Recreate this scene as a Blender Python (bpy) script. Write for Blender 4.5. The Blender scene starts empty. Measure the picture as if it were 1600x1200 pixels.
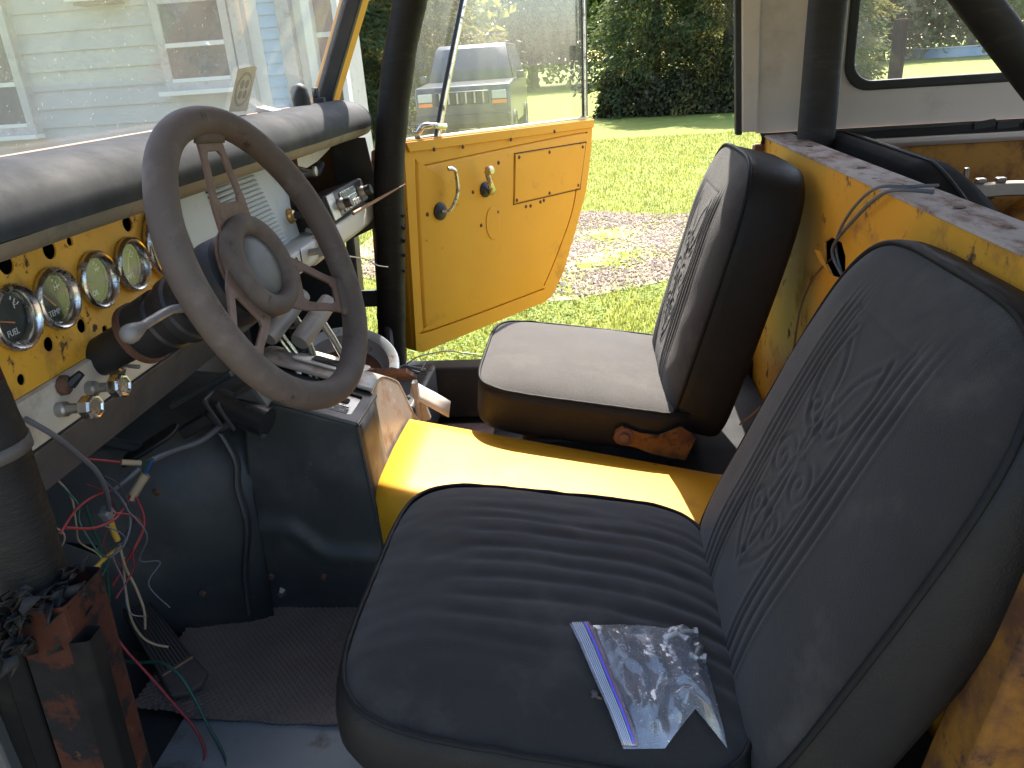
import bpy, bmesh, math, random
import numpy as np
from mathutils import Vector, Matrix, noise
R = math.radians
random.seed(7); rng = np.random.default_rng(7)
scene = bpy.context.scene
col = scene.collection

# ------------------------------------------------------------------ camera
cd = bpy.data.cameras.new('camera'); cam = bpy.data.objects.new('camera', cd); col.objects.link(cam)
cd.sensor_width = 36; cd.lens = 27.0; cd.clip_start = .02; cd.clip_end = 2000
rx, ry, rz = Vector((.994, .092, -.064)), Vector((.024, .391, .920)), Vector((.109, -.916, .386))
rx.normalize(); rz = (rz - rx*rz.dot(rx)).normalized(); ry = rz.cross(rx)
m = Matrix((rx, ry, rz)).transposed().to_4x4(); m.translation = (0, -1.38, 1.60)
cam.matrix_world = m
scene.camera = cam
scene.render.resolution_x, scene.render.resolution_y = 1024, 768
scene.cycles.max_bounces = 7; scene.cycles.transparent_max_bounces = 10

# ------------------------------------------------------------------ sky, sun, exposure
SUN = Vector((.13, 1.0, 1.2)).normalized()
w = bpy.data.worlds.new('World'); scene.world = w; w.use_nodes = True
nt = w.node_tree; nt.nodes.clear()
sk = nt.nodes.new('ShaderNodeTexSky'); sk.sky_type = 'NISHITA'; sk.sun_disc = False
sk.sun_elevation = math.asin(SUN.z); sk.sun_rotation = math.atan2(SUN.x, SUN.y)
sk.dust_density = 1.5
bg = nt.nodes.new('ShaderNodeBackground'); bg.inputs[1].default_value = .15
ow = nt.nodes.new('ShaderNodeOutputWorld')
nt.links.new(sk.outputs[0], bg.inputs[0]); nt.links.new(bg.outputs[0], ow.inputs[0])
sl = bpy.data.lights.new('sun', 'SUN'); sl.energy = 4.0; sl.angle = R(.5); sl.color = (1, .94, .84)
so = bpy.data.objects.new('sun', sl); col.objects.link(so)
so.rotation_euler = SUN.to_track_quat('Z', 'Y').to_euler(); so.location = (3, 12, 14)
vs = scene.view_settings
vs.view_transform = 'Standard'; vs.look = 'None'; vs.gamma = 1; vs.use_curve_mapping = False
vs.exposure = 2.15

# ------------------------------------------------------------------ materials
def mat(name, base, rough=.5, metal=0., var=.15, vscale=9., bump=0., bscale=80., layers=(), spec=.5, coat=0., sheen=0., weave=0., stretch=None):
    """Principled paint / cloth / metal; layers = (colour, scale, low, high, roughness[, metal]) noise masks for rust, dirt, chips."""
    M = bpy.data.materials.new(name); M.use_nodes = True
    t = M.node_tree; N = t.nodes; L = t.links; b = N['Principled BSDF']
    tc = N.new('ShaderNodeTexCoord'); co = tc.outputs['Object']
    if stretch:
        mp = N.new('ShaderNodeMapping'); mp.inputs['Scale'].default_value = stretch
        L.new(co, mp.inputs[0]); co = mp.outputs[0]
    def nz(scale, detail=6, rgh=.6):
        n = N.new('ShaderNodeTexNoise'); n.inputs['Scale'].default_value = scale
        n.inputs['Detail'].default_value = detail; n.inputs['Roughness'].default_value = rgh
        L.new(co, n.inputs['Vector']); return n.outputs['Fac']
    def mixc(fac, a, c):
        x = N.new('ShaderNodeMix'); x.data_type = 'RGBA'
        if hasattr(fac, 'links'): L.new(fac, x.inputs[0])
        else: x.inputs[0].default_value = fac
        for s, v in ((6, a), (7, c)):
            if hasattr(v, 'links'): L.new(v, x.inputs[s])
            else: x.inputs[s].default_value = (*v, 1)
        return x.outputs[2]
    def mixf(fac, a, c):
        x = N.new('ShaderNodeMix'); L.new(fac, x.inputs[0])
        for s, v in ((2, a), (3, c)):
            if hasattr(v, 'links'): L.new(v, x.inputs[s])
            else: x.inputs[s].default_value = v
        return x.outputs[0]
    lo = tuple(max(0, c*(1-var)) for c in base); hi = tuple(min(1, c*(1+var)) for c in base)
    c = mixc(nz(vscale), lo, hi); r = mixf(nz(vscale*2.3), max(.03, rough-.1*var/.15), min(1, rough+.1*var/.15)); me = metal
    hs = []
    for ly in layers:
        lc, sc, l0, h0, lr = ly[:5]
        mr = N.new('ShaderNodeMapRange'); mr.inputs[1].default_value = l0; mr.inputs[2].default_value = h0
        L.new(nz(sc, 9, .68), mr.inputs[0]); f = mr.outputs[0]
        c2 = mixc(nz(sc*4.1), tuple(v*.55 for v in lc), tuple(min(1, v*1.4) for v in lc))
        c = mixc(f, c, c2); r = mixf(f, r, lr)
        if metal: me = mixf(f, me, ly[5] if len(ly) > 5 else 0.)
        hs.append(f)
    L.new(c, b.inputs['Base Color']); L.new(r, b.inputs['Roughness'])
    if hasattr(me, 'links'): L.new(me, b.inputs['Metallic'])
    else: b.inputs['Metallic'].default_value = me
    b.inputs['Specular IOR Level'].default_value = spec
    b.inputs['Coat Weight'].default_value = coat; b.inputs['Coat Roughness'].default_value = .15
    b.inputs['Sheen Weight'].default_value = sheen; b.inputs['Sheen Roughness'].default_value = .5
    h = None
    if bump:
        h = nz(bscale, 5, .6)
        if weave:
            v = N.new('ShaderNodeTexVoronoi'); v.inputs['Scale'].default_value = weave
            L.new(co, v.inputs['Vector'])
            a = N.new('ShaderNodeMath'); a.operation = 'ADD'; L.new(h, a.inputs[0]); L.new(v.outputs['Distance'], a.inputs[1]); h = a.outputs[0]
    for f in hs[:2]:
        g = N.new('ShaderNodeMath'); g.operation = 'MULTIPLY'; L.new(f, g.inputs[0]); g.inputs[1].default_value = -.35
        if h is None: h = g.outputs[0]
        else:
            a = N.new('ShaderNodeMath'); a.operation = 'ADD'; L.new(h, a.inputs[0]); L.new(g.outputs[0], a.inputs[1]); h = a.outputs[0]
    if h is not None:
        bp = N.new('ShaderNodeBump'); bp.inputs['Strength'].default_value = bump if bump else .25; bp.inputs['Distance'].default_value = .002
        L.new(h, bp.inputs['Height']); L.new(bp.outputs[0], b.inputs['Normal'])
    return M
def glassmat(name, dust=(.8, .8, .72), dustf=.12, gl=.06, tint=(1, 1, 1), streak=20., rough=.02, k=.5, fw=.6):
    """Dirty pane: clear, a little gloss, and a thin uneven film of dust."""
    M = bpy.data.materials.new(name); M.use_nodes = True
    t = M.node_tree; N = t.nodes; L = t.links; N.remove(N['Principled BSDF']); out = N['Material Output']
    tr = N.new('ShaderNodeBsdfTransparent'); tr.inputs[0].default_value = (*tint, 1)
    g = N.new('ShaderNodeBsdfGlossy'); g.inputs['Roughness'].default_value = rough
    d = N.new('ShaderNodeBsdfDiffuse'); d.inputs[0].default_value = (*dust, 1)
    tl = N.new('ShaderNodeBsdfTranslucent'); tl.inputs[0].default_value = (*dust, 1)
    ad = N.new('ShaderNodeMixShader'); ad.inputs[0].default_value = .5; L.new(d.outputs[0], ad.inputs[1]); L.new(tl.outputs[0], ad.inputs[2])
    tc = N.new('ShaderNodeTexCoord'); mp = N.new('ShaderNodeMapping'); mp.inputs['Scale'].default_value = (1, 1, .25)
    L.new(tc.outputs['Object'], mp.inputs[0])
    n = N.new('ShaderNodeTexNoise'); n.inputs['Scale'].default_value = streak; n.inputs['Detail'].default_value = 8; n.inputs['Roughness'].default_value = .7
    L.new(mp.outputs[0], n.inputs['Vector'])
    n2 = N.new('ShaderNodeTexNoise'); n2.inputs['Scale'].default_value = 210; n2.inputs['Detail'].default_value = 3; L.new(tc.outputs['Object'], n2.inputs['Vector'])
    s2 = N.new('ShaderNodeMapRange'); s2.inputs[1].default_value = .66; s2.inputs[2].default_value = .75; s2.inputs[4].default_value = min(.5, dustf*4); L.new(n2.outputs['Fac'], s2.inputs[0])
    mr = N.new('ShaderNodeMapRange'); mr.inputs[1].default_value = .3; mr.inputs[2].default_value = .75; mr.inputs[3].default_value = dustf*k; mr.inputs[4].default_value = dustf*(2-k)
    L.new(n.outputs['Fac'], mr.inputs[0])
    am = N.new('ShaderNodeMath'); am.operation = 'ADD'; L.new(mr.outputs[0], am.inputs[0]); L.new(s2.outputs[0], am.inputs[1])
    m1 = N.new('ShaderNodeMixShader'); L.new(am.outputs[0], m1.inputs[0]); L.new(tr.outputs[0], m1.inputs[1]); L.new(ad.outputs[0], m1.inputs[2])
    fr = N.new('ShaderNodeLayerWeight'); fr.inputs[0].default_value = .25
    mm = N.new('ShaderNodeMath'); mm.operation = 'MULTIPLY_ADD'; L.new(fr.outputs['Fresnel'], mm.inputs[0]); mm.inputs[1].default_value = fw; mm.inputs[2].default_value = gl*.3
    m2 = N.new('ShaderNodeMixShader'); L.new(mm.outputs[0], m2.inputs[0]); L.new(m1.outputs[0], m2.inputs[1]); L.new(g.outputs[0], m2.inputs[2])
    L.new(m2.outputs[0], out.inputs[0]); return M
def leafmat(name, a, b_, scale=1.2, tr=.45):
    M = bpy.data.materials.new(name); M.use_nodes = True
    t = M.node_tree; N = t.nodes; L = t.links; b = N['Principled BSDF']; out = N['Material Output']
    tc = N.new('ShaderNodeTexCoord'); n = N.new('ShaderNodeTexNoise'); n.inputs['Scale'].default_value = scale; n.inputs['Detail'].default_value = 8; n.inputs['Roughness'].default_value = .8
    L.new(tc.outputs['Object'], n.inputs['Vector'])
    mr = N.new('ShaderNodeMapRange'); mr.inputs[1].default_value = .35; mr.inputs[2].default_value = .68; L.new(n.outputs['Fac'], mr.inputs[0])
    x = N.new('ShaderNodeMix'); x.data_type = 'RGBA'; x.inputs[6].default_value = (*a, 1); x.inputs[7].default_value = (*b_, 1); L.new(mr.outputs[0], x.inputs[0])
    L.new(x.outputs[2], b.inputs['Base Color']); b.inputs['Roughness'].default_value = .6; b.inputs['Specular IOR Level'].default_value = .3
    tl = N.new('ShaderNodeBsdfTranslucent'); L.new(x.outputs[2], tl.inputs[0])
    mx = N.new('ShaderNodeMixShader'); mx.inputs[0].default_value = tr; L.new(b.outputs[0], mx.inputs[1]); L.new(tl.outputs[0], mx.inputs[2]); L.new(mx.outputs[0], out.inputs[0])
    return M

RUST = (.13, .05, .022); RUSTD = (.075, .034, .015)
YB = (.62, .30, .016)
yellow = mat('yellow_paint', YB, .55, var=.10, vscale=5, bump=.05, bscale=220, spec=.3, layers=[((.36, .17, .02), 7, .60, .78, .55), (RUST, 26, .665, .70, .85)])
yellow_dash = mat('yellow_dash_paint', (.66, .34, .03), .55, var=.16, vscale=14, bump=.1, bscale=160, layers=[((.36, .18, .035), 16, .54, .72, .7), (RUSTD, 30, .585, .635, .9)])
yellow_rusty = mat('yellow_rusty_paint', (.66, .30, .016), .5, var=.14, vscale=6, bump=.1, bscale=120, layers=[((.30, .12, .02), 5.5, .55, .70, .8), (RUSTD, 15, .60, .66, .95)])
yellow_worn = mat('yellow_worn_paint', (.42, .19, .02), .6, var=.2, vscale=8, bump=.2, bscale=90, layers=[((.20, .085, .03), 9, .46, .6, .9), ((.05, .035, .03), 7, .55, .62, .95)])
ledge_m = mat('rusty_ledge_paint', (.36, .29, .25), .75, var=.3, vscale=20, bump=.2, bscale=120, stretch=(1, .45, 1), layers=[((.17, .085, .05), 22, .47, .62, .95), ((.06, .035, .025), 40, .60, .68, .95)])
rust_m = mat('rusty_steel', (.12, .055, .032), .85, var=.4, vscale=18, bump=.4, bscale=130, layers=[((.05, .028, .022), 14, .5, .65, .95)])
rust_door = mat('rusty_pillar_paint', (.20, .08, .03), .7, var=.4, vscale=10, bump=.3, bscale=100, layers=[((.06, .03, .02), 9, .5, .62, .95), ((.45, .2, .02), 7, .58, .66, .6)])
primer = mat('red_primer_steel', (.050, .017, .010), .9, spec=.12, var=.3, vscale=20, bump=.35, bscale=110, layers=[((.012, .011, .011), 14, .47, .54, .9), ((.09, .04, .02), 40, .60, .68, .9)])
blackpaint = mat('black_paint', (.042, .044, .045), .48, var=.35, vscale=8, bump=.12, bscale=70, layers=[((.105, .096, .085), 7, .50, .80, .75), ((.20, .11, .05), 40, .665, .70, .9)])
blackmetal = mat('dull_black_metal', (.032, .032, .033), .5, var=.35, vscale=12, bump=.15, bscale=80, layers=[((.09, .08, .07), 12, .6, .8, .8)])
blackplastic = mat('black_plastic', (.018, .018, .020), .5, var=.3, vscale=20, bump=.05, bscale=200, layers=[((.07, .065, .06), 20, .6, .85, .7)])
tape = mat('black_tape', (.013, .0115, .0105), .6, spec=.22, var=.4, vscale=24, bump=.5, bscale=60, stretch=(1, 1, 5), layers=[((.035, .030, .025), 14, .56, .8, .6)])
foam = mat('black_foam', (.028, .024, .022), .65, spec=.3, var=.3, vscale=18, bump=.2, bscale=110, stretch=(1, 1, 4), layers=[((.085, .075, .07), 8, .55, .85, .7)])
fabric = mat('black_seat_cloth', (.0245, .0208, .0180), .92, var=.25, vscale=11, bump=.35, bscale=500, weave=750., sheen=.16, spec=.15, layers=[((.075, .064, .052), 5, .53, .80, .95), ((.16, .15, .135), 210, .74, .78, .95)])
vinyl = mat('black_vinyl', (.012, .0108, .010), .55, spec=.22, var=.2, vscale=14, bump=.22, bscale=170, weave=420., layers=[((.026, .021, .016), 5, .52, .80, .6)])
lightened = mat('sunlit_tone_cloth', (.062, .056, .052), .92, var=.18, vscale=9, bump=.35, bscale=500, weave=750., sheen=.2, spec=.15, layers=[((.10, .09, .08), 5, .55, .80, .95)])  # lighter copy of the seat cloth, with sunlight put into its colour
piping_m = mat('black_piping', (.010, .0095, .009), .6, spec=.15, var=.2, vscale=30)
padm = mat('dash_pad_vinyl', (.030, .032, .035), .78, spec=.16, var=.22, vscale=10, bump=.12, bscale=160, layers=[((.055, .053, .050), 5, .5, .8, .65)])
pad_under = mat('dash_pad_underside', (.19, .16, .115), .6, var=.25, vscale=12, bump=.1, bscale=120, layers=[((.07, .06, .05), 10, .55, .75, .8)])
wheelm = mat('worn_wheel_rubber', (.090, .066, .052), .72, spec=.3, var=.25, vscale=16, bump=.12, bscale=240, layers=[((.19, .15, .12), 10, .5, .8, .8), ((.035, .026, .02), 30, .60, .70, .75)])
spokem = mat('brown_spoke_steel', (.13, .075, .05), .6, metal=.2, var=.3, vscale=26, bump=.15, bscale=200, layers=[((.035, .02, .015), 30, .56, .68, .8)])
hornm = mat('grey_horn_cap', (.08, .074, .068), .48, var=.2, vscale=20, layers=[((.06, .05, .045), 16, .56, .72, .7)])
greydash = mat('grey_dash_paint', (.36, .37, .36), .5, var=.12, vscale=10, bump=.05, bscale=150, layers=[((.24, .21, .17), 8, .56, .76, .7), (RUST, 48, .69, .73, .9)])
creamdash = mat('cream_dash_paint', (.52, .46, .37), .5, var=.12, vscale=10, bump=.05, bscale=150, layers=[((.30, .24, .17), 9, .55, .74, .7), (RUST, 46, .68, .72, .9)])
greyfloor = mat('grey_floor_paint', (.20, .22, .225), .55, var=.2, vscale=12, bump=.1, bscale=90, layers=[((.11, .10, .09), 12, .55, .7, .8), ((.5, .5, .48), 60, .74, .76, .8)])
firewall_m = mat('grey_firewall_paint', (.26, .27, .26), .55, var=.25, vscale=8, layers=[((.05, .045, .04), 7, .52, .72, .8)])
consolem = mat('grey_cover_sheet', (.30, .27, .245), .42, var=.25, vscale=12, bump=.25, bscale=160, layers=[((.22, .14, .09), 16, .52, .66, .8), ((.55, .5, .45), 24, .62, .66, .6)])
chrome = mat('old_chrome', (.58, .55, .50), .24, metal=1., var=.2, vscale=30, bump=.1, bscale=150, layers=[((.16, .10, .06), 50, .53, .66, .75, .2)])
steel = mat('dull_steel', (.40, .39, .37), .36, metal=.9, var=.2, vscale=25, layers=[((.15, .10, .07), 34, .58, .72, .8, .2)])
alum = mat('grey_cast_handle', (.30, .29, .28), .42, metal=.35, var=.2, vscale=25, layers=[((.12, .11, .10), 20, .55, .75, .7)])
brass = mat('brass_ring', (.55, .36, .13), .35, metal=.9, var=.2, vscale=40)
darkhole = mat('cavity_shade_black', (.008, .008, .009), .9, var=.2)  # near-black that paints shade into slots, holes and cavities
dialm = mat('gauge_dial', (.020, .026, .024), .5, var=.2, vscale=30)
dial_reflect = mat('gauge_dial_green_reflection', (.075, .105, .095), .5, var=.25, vscale=25)  # greenish glass reflection painted into the dial colour
whitep = mat('white_print', (.72, .74, .70), .6, var=.05)
needlem = mat('gauge_needle', (.70, .62, .30), .5, var=.05)
needleo = mat('gauge_needle_orange', (.65, .24, .06), .5, var=.05)
whitetop = mat('white_hardtop_paint', (.60, .53, .49), .5, var=.08, vscale=6, bump=.04, bscale=120, layers=[((.42, .35, .30), 5, .56, .8, .6), (RUST, 38, .69, .715, .9)])
rubber = mat('black_rubber', (.018, .018, .018), .6, var=.3, vscale=20, layers=[((.08, .075, .07), 20, .6, .8, .8)])
matm = mat('rubber_floor_mat', (.135, .108, .088), .75, var=.3, vscale=10, bump=.2, bscale=120, layers=[((.13, .115, .10), 7, .5, .75, .9)])
woodm = mat('splintered_wood', (.30, .17, .09), .7, var=.3, vscale=30, stretch=(1, 8, 8))
dirtyblack = mat('dirty_black_sheet', (.010, .0095, .009), .95, spec=.05, var=.4, vscale=10, layers=[((.025, .021, .017), 8, .5, .75, .95)])
dirtybrown = mat('dirty_brown_steel', (.075, .062, .054), .75, var=.3, vscale=14, bump=.2, layers=[((.035, .03, .028), 10, .5, .7, .8)])
rotten = mat('rotten_yellow_paint', (.22, .095, .014), .8, spec=.2, var=.25, vscale=8, bump=.35, bscale=80, layers=[((.09, .038, .016), 8, .40, .54, .9), ((.03, .02, .018), 15, .55, .62, .95)])
redplate = mat('brown_floor_plate', (.14, .085, .07), .75, var=.3, vscale=14, bump=.2, layers=[((.25, .2, .17), 18, .55, .7, .9)])
glass_ws = glassmat('dusty_windshield_glass', (.84, .84, .78), .085, .05, k=.75, fw=.10)
glass_door = glassmat('dirty_door_glass', (.78, .77, .66), .05, .05, streak=26, fw=.15)
glass_rear = glassmat('hazy_rear_glass', (.86, .86, .80), .016, .05, streak=12, fw=.15)
glass_g = glassmat('gauge_glass', (.8, .85, .8), .03, .08, rough=.10, fw=.12)
plastic_bag = glassmat('clear_bag_film', (.90, .92, 1.0), .15, .3, streak=30, rough=.14, k=.4, fw=.42)
bag_zip = mat('bag_zip_strip', (.50, .52, .60), .3, var=.08, vscale=30)
bag_blue = mat('bag_blue_line', (.12, .12, .62), .4, var=.1)
papers = mat('crumpled_paper', (.55, .50, .44), .8, var=.15, vscale=20)

# ------------------------------------------------------------------ mesh helpers
class MB:
    def __init__(s): s.v = []; s.f = []
    def add(s, vs_, fs): o = len(s.v); s.v += [tuple(p) for p in vs_]; s.f += [tuple(i+o for i in f) for f in fs]; return s
    def box(s, c, d, rot=None):
        c = Vector(c); h = Vector(d)*.5; vv = []
        for x, y, z in ((-1,-1,-1),(1,-1,-1),(1,1,-1),(-1,1,-1),(-1,-1,1),(1,-1,1),(1,1,1),(-1,1,1)):
            p = Vector((x*h.x, y*h.y, z*h.z)); vv.append(c + (rot @ p if rot else p))
        return s.add(vv, [(0,3,2,1),(4,5,6,7),(0,1,5,4),(1,2,6,5),(2,3,7,6),(3,0,4,7)])
    def grid(s, P):
        n, m_ = len(P), len(P[0])
        return s.add([p for r in P for p in r], [(i*m_+j, i*m_+j+1, (i+1)*m_+j+1, (i+1)*m_+j) for i in range(n-1) for j in range(m_-1)])
    def tube(s, path, r, seg=10, cap=True, closed=False, flat=1., up=None):
        path = [Vector(p) for p in path]; n = len(path)
        rr = r if isinstance(r, (list, tuple)) else [r]*n
        up0 = None; rings = []
        for i, p in enumerate(path):
            if closed: t = path[(i+1) % n]-path[i-1]
            else: t = path[min(i+1, n-1)]-path[max(i-1, 0)]
            t.normalize()
            if up0 is None:
                a = Vector(up) if up else (Vector((0, 0, 1)) if abs(t.z) < .9 else Vector((1, 0, 0)))
                up0 = (a - t*a.dot(t)).normalized()
            else: up0 = (up0 - t*up0.dot(t)).normalized()
            b = t.cross(up0)
            rings.append([p + (up0*math.cos(2*math.pi*k/seg)*flat + b*math.sin(2*math.pi*k/seg))*rr[i] for k in range(seg)])
        o = len(s.v); s.v += [tuple(q) for g in rings for q in g]
        for i in range(n if closed else n-1):
            j = (i+1) % n
            for k in range(seg):
                k2 = (k+1) % seg; s.f.append((o+i*seg+k, o+i*seg+k2, o+j*seg+k2, o+j*seg+k))
        if cap and not closed:
            s.f.append(tuple(o+k for k in reversed(range(seg)))); s.f.append(tuple(o+(n-1)*seg+k for k in range(seg)))
        return s
    def lathe(s, prof, o, ax, seg=24, close=False):
        """prof = [(radius, height along ax)]"""
        o = Vector(o); ax = Vector(ax).normalized(); a = Vector((0, 0, 1)) if abs(ax.z) < .9 else Vector((1, 0, 0))
        u = (a-ax*a.dot(ax)).normalized(); v_ = ax.cross(u); b = len(s.v)
        for r, h in prof:
            for k in range(seg):
                t = 2*math.pi*k/seg; s.v.append(tuple(o+ax*h+(u*math.cos(t)+v_*math.sin(t))*r))
        n = len(prof)
        for i in range(n-1 if not close else n):
            j = (i+1) % n
            for k in range(seg):
                k2 = (k+1) % seg; s.f.append((b+i*seg+k, b+i*seg+k2, b+j*seg+k2, b+j*seg+k))
        return s
    def prism(s, poly, fn, t0, t1):
        """poly of 2D points, fn(a, b, t) -> point; between t0 and t1"""
        n = len(poly)
        vv = [fn(a, b, t0) for a, b in poly]+[fn(a, b, t1) for a, b in poly]
        return s.add(vv, [tuple(range(n)), tuple(reversed(range(n, 2*n)))]+[(i, i+n, (i+1) % n+n, (i+1) % n) for i in range(n)])
    def build(s, name, m_, parent=None, smooth=40, bevel=0., seg=2, label=None, kind=None, solid=0., fix=True, off=-1):
        me = bpy.data.meshes.new(name); me.from_pydata(s.v, [], s.f); me.materials.append(m_)
        if fix:
            bm = bmesh.new(); bm.from_mesh(me); bmesh.ops.recalc_face_normals(bm, faces=bm.faces); bm.to_mesh(me); bm.free()
        if smooth:
            me.polygons.foreach_set('use_smooth', [True]*len(me.polygons)); me.set_sharp_from_angle(angle=R(smooth))
        o = bpy.data.objects.new(name, me); col.objects.link(o)
        if parent: o.parent = parent
        if label: o['label'] = label
        if kind: o['kind'] = kind
        if solid:
            q = o.modifiers.new('s', 'SOLIDIFY'); q.thickness = solid; q.offset = off
        if bevel:
            q = o.modifiers.new('b', 'BEVEL'); q.width = bevel; q.segments = seg; q.limit_method = 'ANGLE'; q.angle_limit = R(35)
        return o
def smoothpath(pts, n=6):
    pts = [Vector(p) for p in pts]; out = []
    for i in range(len(pts)-1):
        p0, p1, p2, p3 = pts[max(i-1, 0)], pts[i], pts[i+1], pts[min(i+2, len(pts)-1)]
        for k in range(n):
            t = k/n; out.append(.5*((2*p1)+(p2-p0)*t+(2*p0-5*p1+4*p2-p3)*t*t+(3*p1-p0-3*p2+p3)*t**3))
    return out+[pts[-1]]
def empty(name, label, cat, loc=(0, 0, 0), group=None, parent=None):
    o = bpy.data.objects.new(name, None); col.objects.link(o); o.location = loc; o.empty_display_size = .1
    if label: o['label'] = label
    if cat: o['category'] = cat
    if group: o['group'] = group
    if parent: o.parent = parent
    return o
def tag(o, label, cat, group=None):
    o['label'] = label; o['category'] = cat
    if group: o['group'] = group
    return o
def rnd_rect(x0, x1, y0, y1, r, n=5):
    out = []
    for cx, cy, a in ((x1-r, y1-r, 0), (x0+r, y1-r, 90), (x0+r, y0+r, 180), (x1-r, y0+r, 270)):
        for k in range(n+1): t = R(a+90*k/n); out.append((cx+r*math.cos(t), cy+r*math.sin(t)))
    return out
def circle2(cx, cy, r, n=20, ry_=None): return [(cx+r*math.cos(2*math.pi*k/n), cy+(ry_ or r)*math.sin(2*math.pi*k/n)) for k in range(n)]
def sheet_with_holes(name, outer, holes, fn, thick, m_, parent, bevel=0., label=None):
    """A sheet (2-D outline minus hole outlines), put into space by fn(a, b), with real thickness."""
    bm = bmesh.new(); es = []
    for loop in [outer]+holes:
        vv = [bm.verts.new((a, b, 0)) for a, b in loop]
        es += [bm.edges.new((vv[i], vv[(i+1) % len(vv)])) for i in range(len(vv))]
    bmesh.ops.triangle_fill(bm, use_beauty=True, use_dissolve=False, edges=es, normal=(0, 0, 1))
    for v in bm.verts: v.co = Vector(fn(v.co.x, v.co.y))
    me = bpy.data.meshes.new(name); bm.to_mesh(me); bm.free(); me.materials.append(m_)
    o = bpy.data.objects.new(name, me); col.objects.link(o); o.parent = parent
    q = o.modifiers.new('s', 'SOLIDIFY'); q.thickness = thick; q.offset = 0
    if bevel:
        q = o.modifiers.new('b', 'BEVEL'); q.width = bevel; q.segments = 2; q.limit_method = 'ANGLE'; q.angle_limit = R(50)
    if label: o['label'] = label
    return o
def lettering(txt, size, mw, m_, parent, depth=.0003, name='lettering', sx=1.):
    cu = bpy.data.curves.new('txt', 'FONT'); cu.body = txt; cu.size = size; cu.align_x = 'CENTER'; cu.align_y = 'CENTER'; cu.extrude = depth; cu.resolution_u = 3
    to = bpy.data.objects.new('txt', cu); col.objects.link(to)
    dg = bpy.context.evaluated_depsgraph_get(); me = bpy.data.meshes.new_from_object(to.evaluated_get(dg))
    bpy.data.objects.remove(to)
    me.transform(mw @ Matrix.Diagonal((sx, 1, 1, 1))); me.materials.clear(); me.materials.append(m_)
    o = bpy.data.objects.new(name, me); col.objects.link(o); o.parent = parent; return o
def frame(o, x, y, z):
    m_ = Matrix((Vector(x), Vector(y), Vector(z))).transposed().to_4x4(); m_.translation = o; return m_


# ================================================================== THE VEHICLE
car = empty('off_road_vehicle', 'old yellow two-door off-road vehicle with stripped rusty cabin and open passenger door', 'vehicle')

# ---- floor, tunnel, firewall
b = MB(); nx, ny = 30, 40
P = []
for i in range(nx+1):
    x = -1.06 + 1.6*i/nx
    row = []
    for j in range(ny+1):
        y = -.80 + 1.60*j/ny
        z = .585 + (max(0, -.86-x))*1.1 + .004*noise.noise((x*5, y*5, 0))
        row.append((x, y, z))
    P.append(row)
floor = b.grid(P).build('floor_pan', blackmetal, car, solid=.004, label='black painted floor pan dusted with dirt')
b = MB(); b.grid([[(x, y, .5965+.003*noise.noise((x*9, y*9, 2))) for y in np.linspace(-.735, -.44, 8)] for x in np.linspace(-.72, -.1, 16)])
b.build('bare_floor', greyfloor, floor, label='bare grey painted floor beside the door sill')
# rubber mat with raised diamonds
b = MB(); n = 200; mm_ = 150; P = []
for i in range(n+1):
    row = []
    for j in range(mm_+1):
        x = -.80 + .40*i/n; y = -.455 + .30*j/mm_
        edge = .008*noise.noise((x*14, 3, 1)) if j == 0 else 0
        z = .598 + .0028*max(0, math.sin(x*2*math.pi/.012)*math.sin(y*2*math.pi/.012)) + .010*noise.noise((x*5, y*5, 4)) + .004*noise.noise((x*16, y*16, 9))
        z += max(0, -.70-x)*.25
        row.append((x, y+edge, z+.009))
    P.append(row)
b.grid(P).build('floor_mat', matm, floor, smooth=30, solid=.004, label='worn black rubber mat with small raised bumps')
# transmission tunnel (yellow)
b = MB()
secs = []
for k in range(14):
    t = k/13; x = -.424 + .87*t; zt = .872 - .115*min(1, t*1.25); yn = -.150; yf = .178 - .075*min(1, t*1.2)
    zb = .59
    ring = [(yn-.018, zb), (yn-.012, zt-.06), (yn-.006, zt-.018), (yn+.012, zt-.004), (yn+.05, zt), ((yn+yf)/2, zt+.004), (yf-.05, zt), (yf-.012, zt-.004), (yf+.006, zt-.018), (yf+.02, zt-.06), (yf+.045, zb)]
    secs.append([(x, y, z) for y, z in ring])
tunnel = b.grid(secs).build('tunnel', yellow, car, smooth=60, solid=.003, label='yellow painted tunnel between the front seats')
# firewall and toe board sides
b = MB(); b.prism([(-.80, .60), (.80, .60), (.80, 1.44), (-.80, 1.44)], lambda a, c, t: (t, a, c), -1.075, -1.065)
b.build('firewall', firewall_m, car)
for s in (-1, 1):
    b = MB()
    b.prism([(-1.07, .60), (-.74, .60), (-.74, 1.43), (-1.07, 1.43)], lambda a, c, t: (a, t, c), s*.792, s*.80)
    b.build('kick_panel', blackmetal if s > 0 else blackpaint, car)
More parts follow.
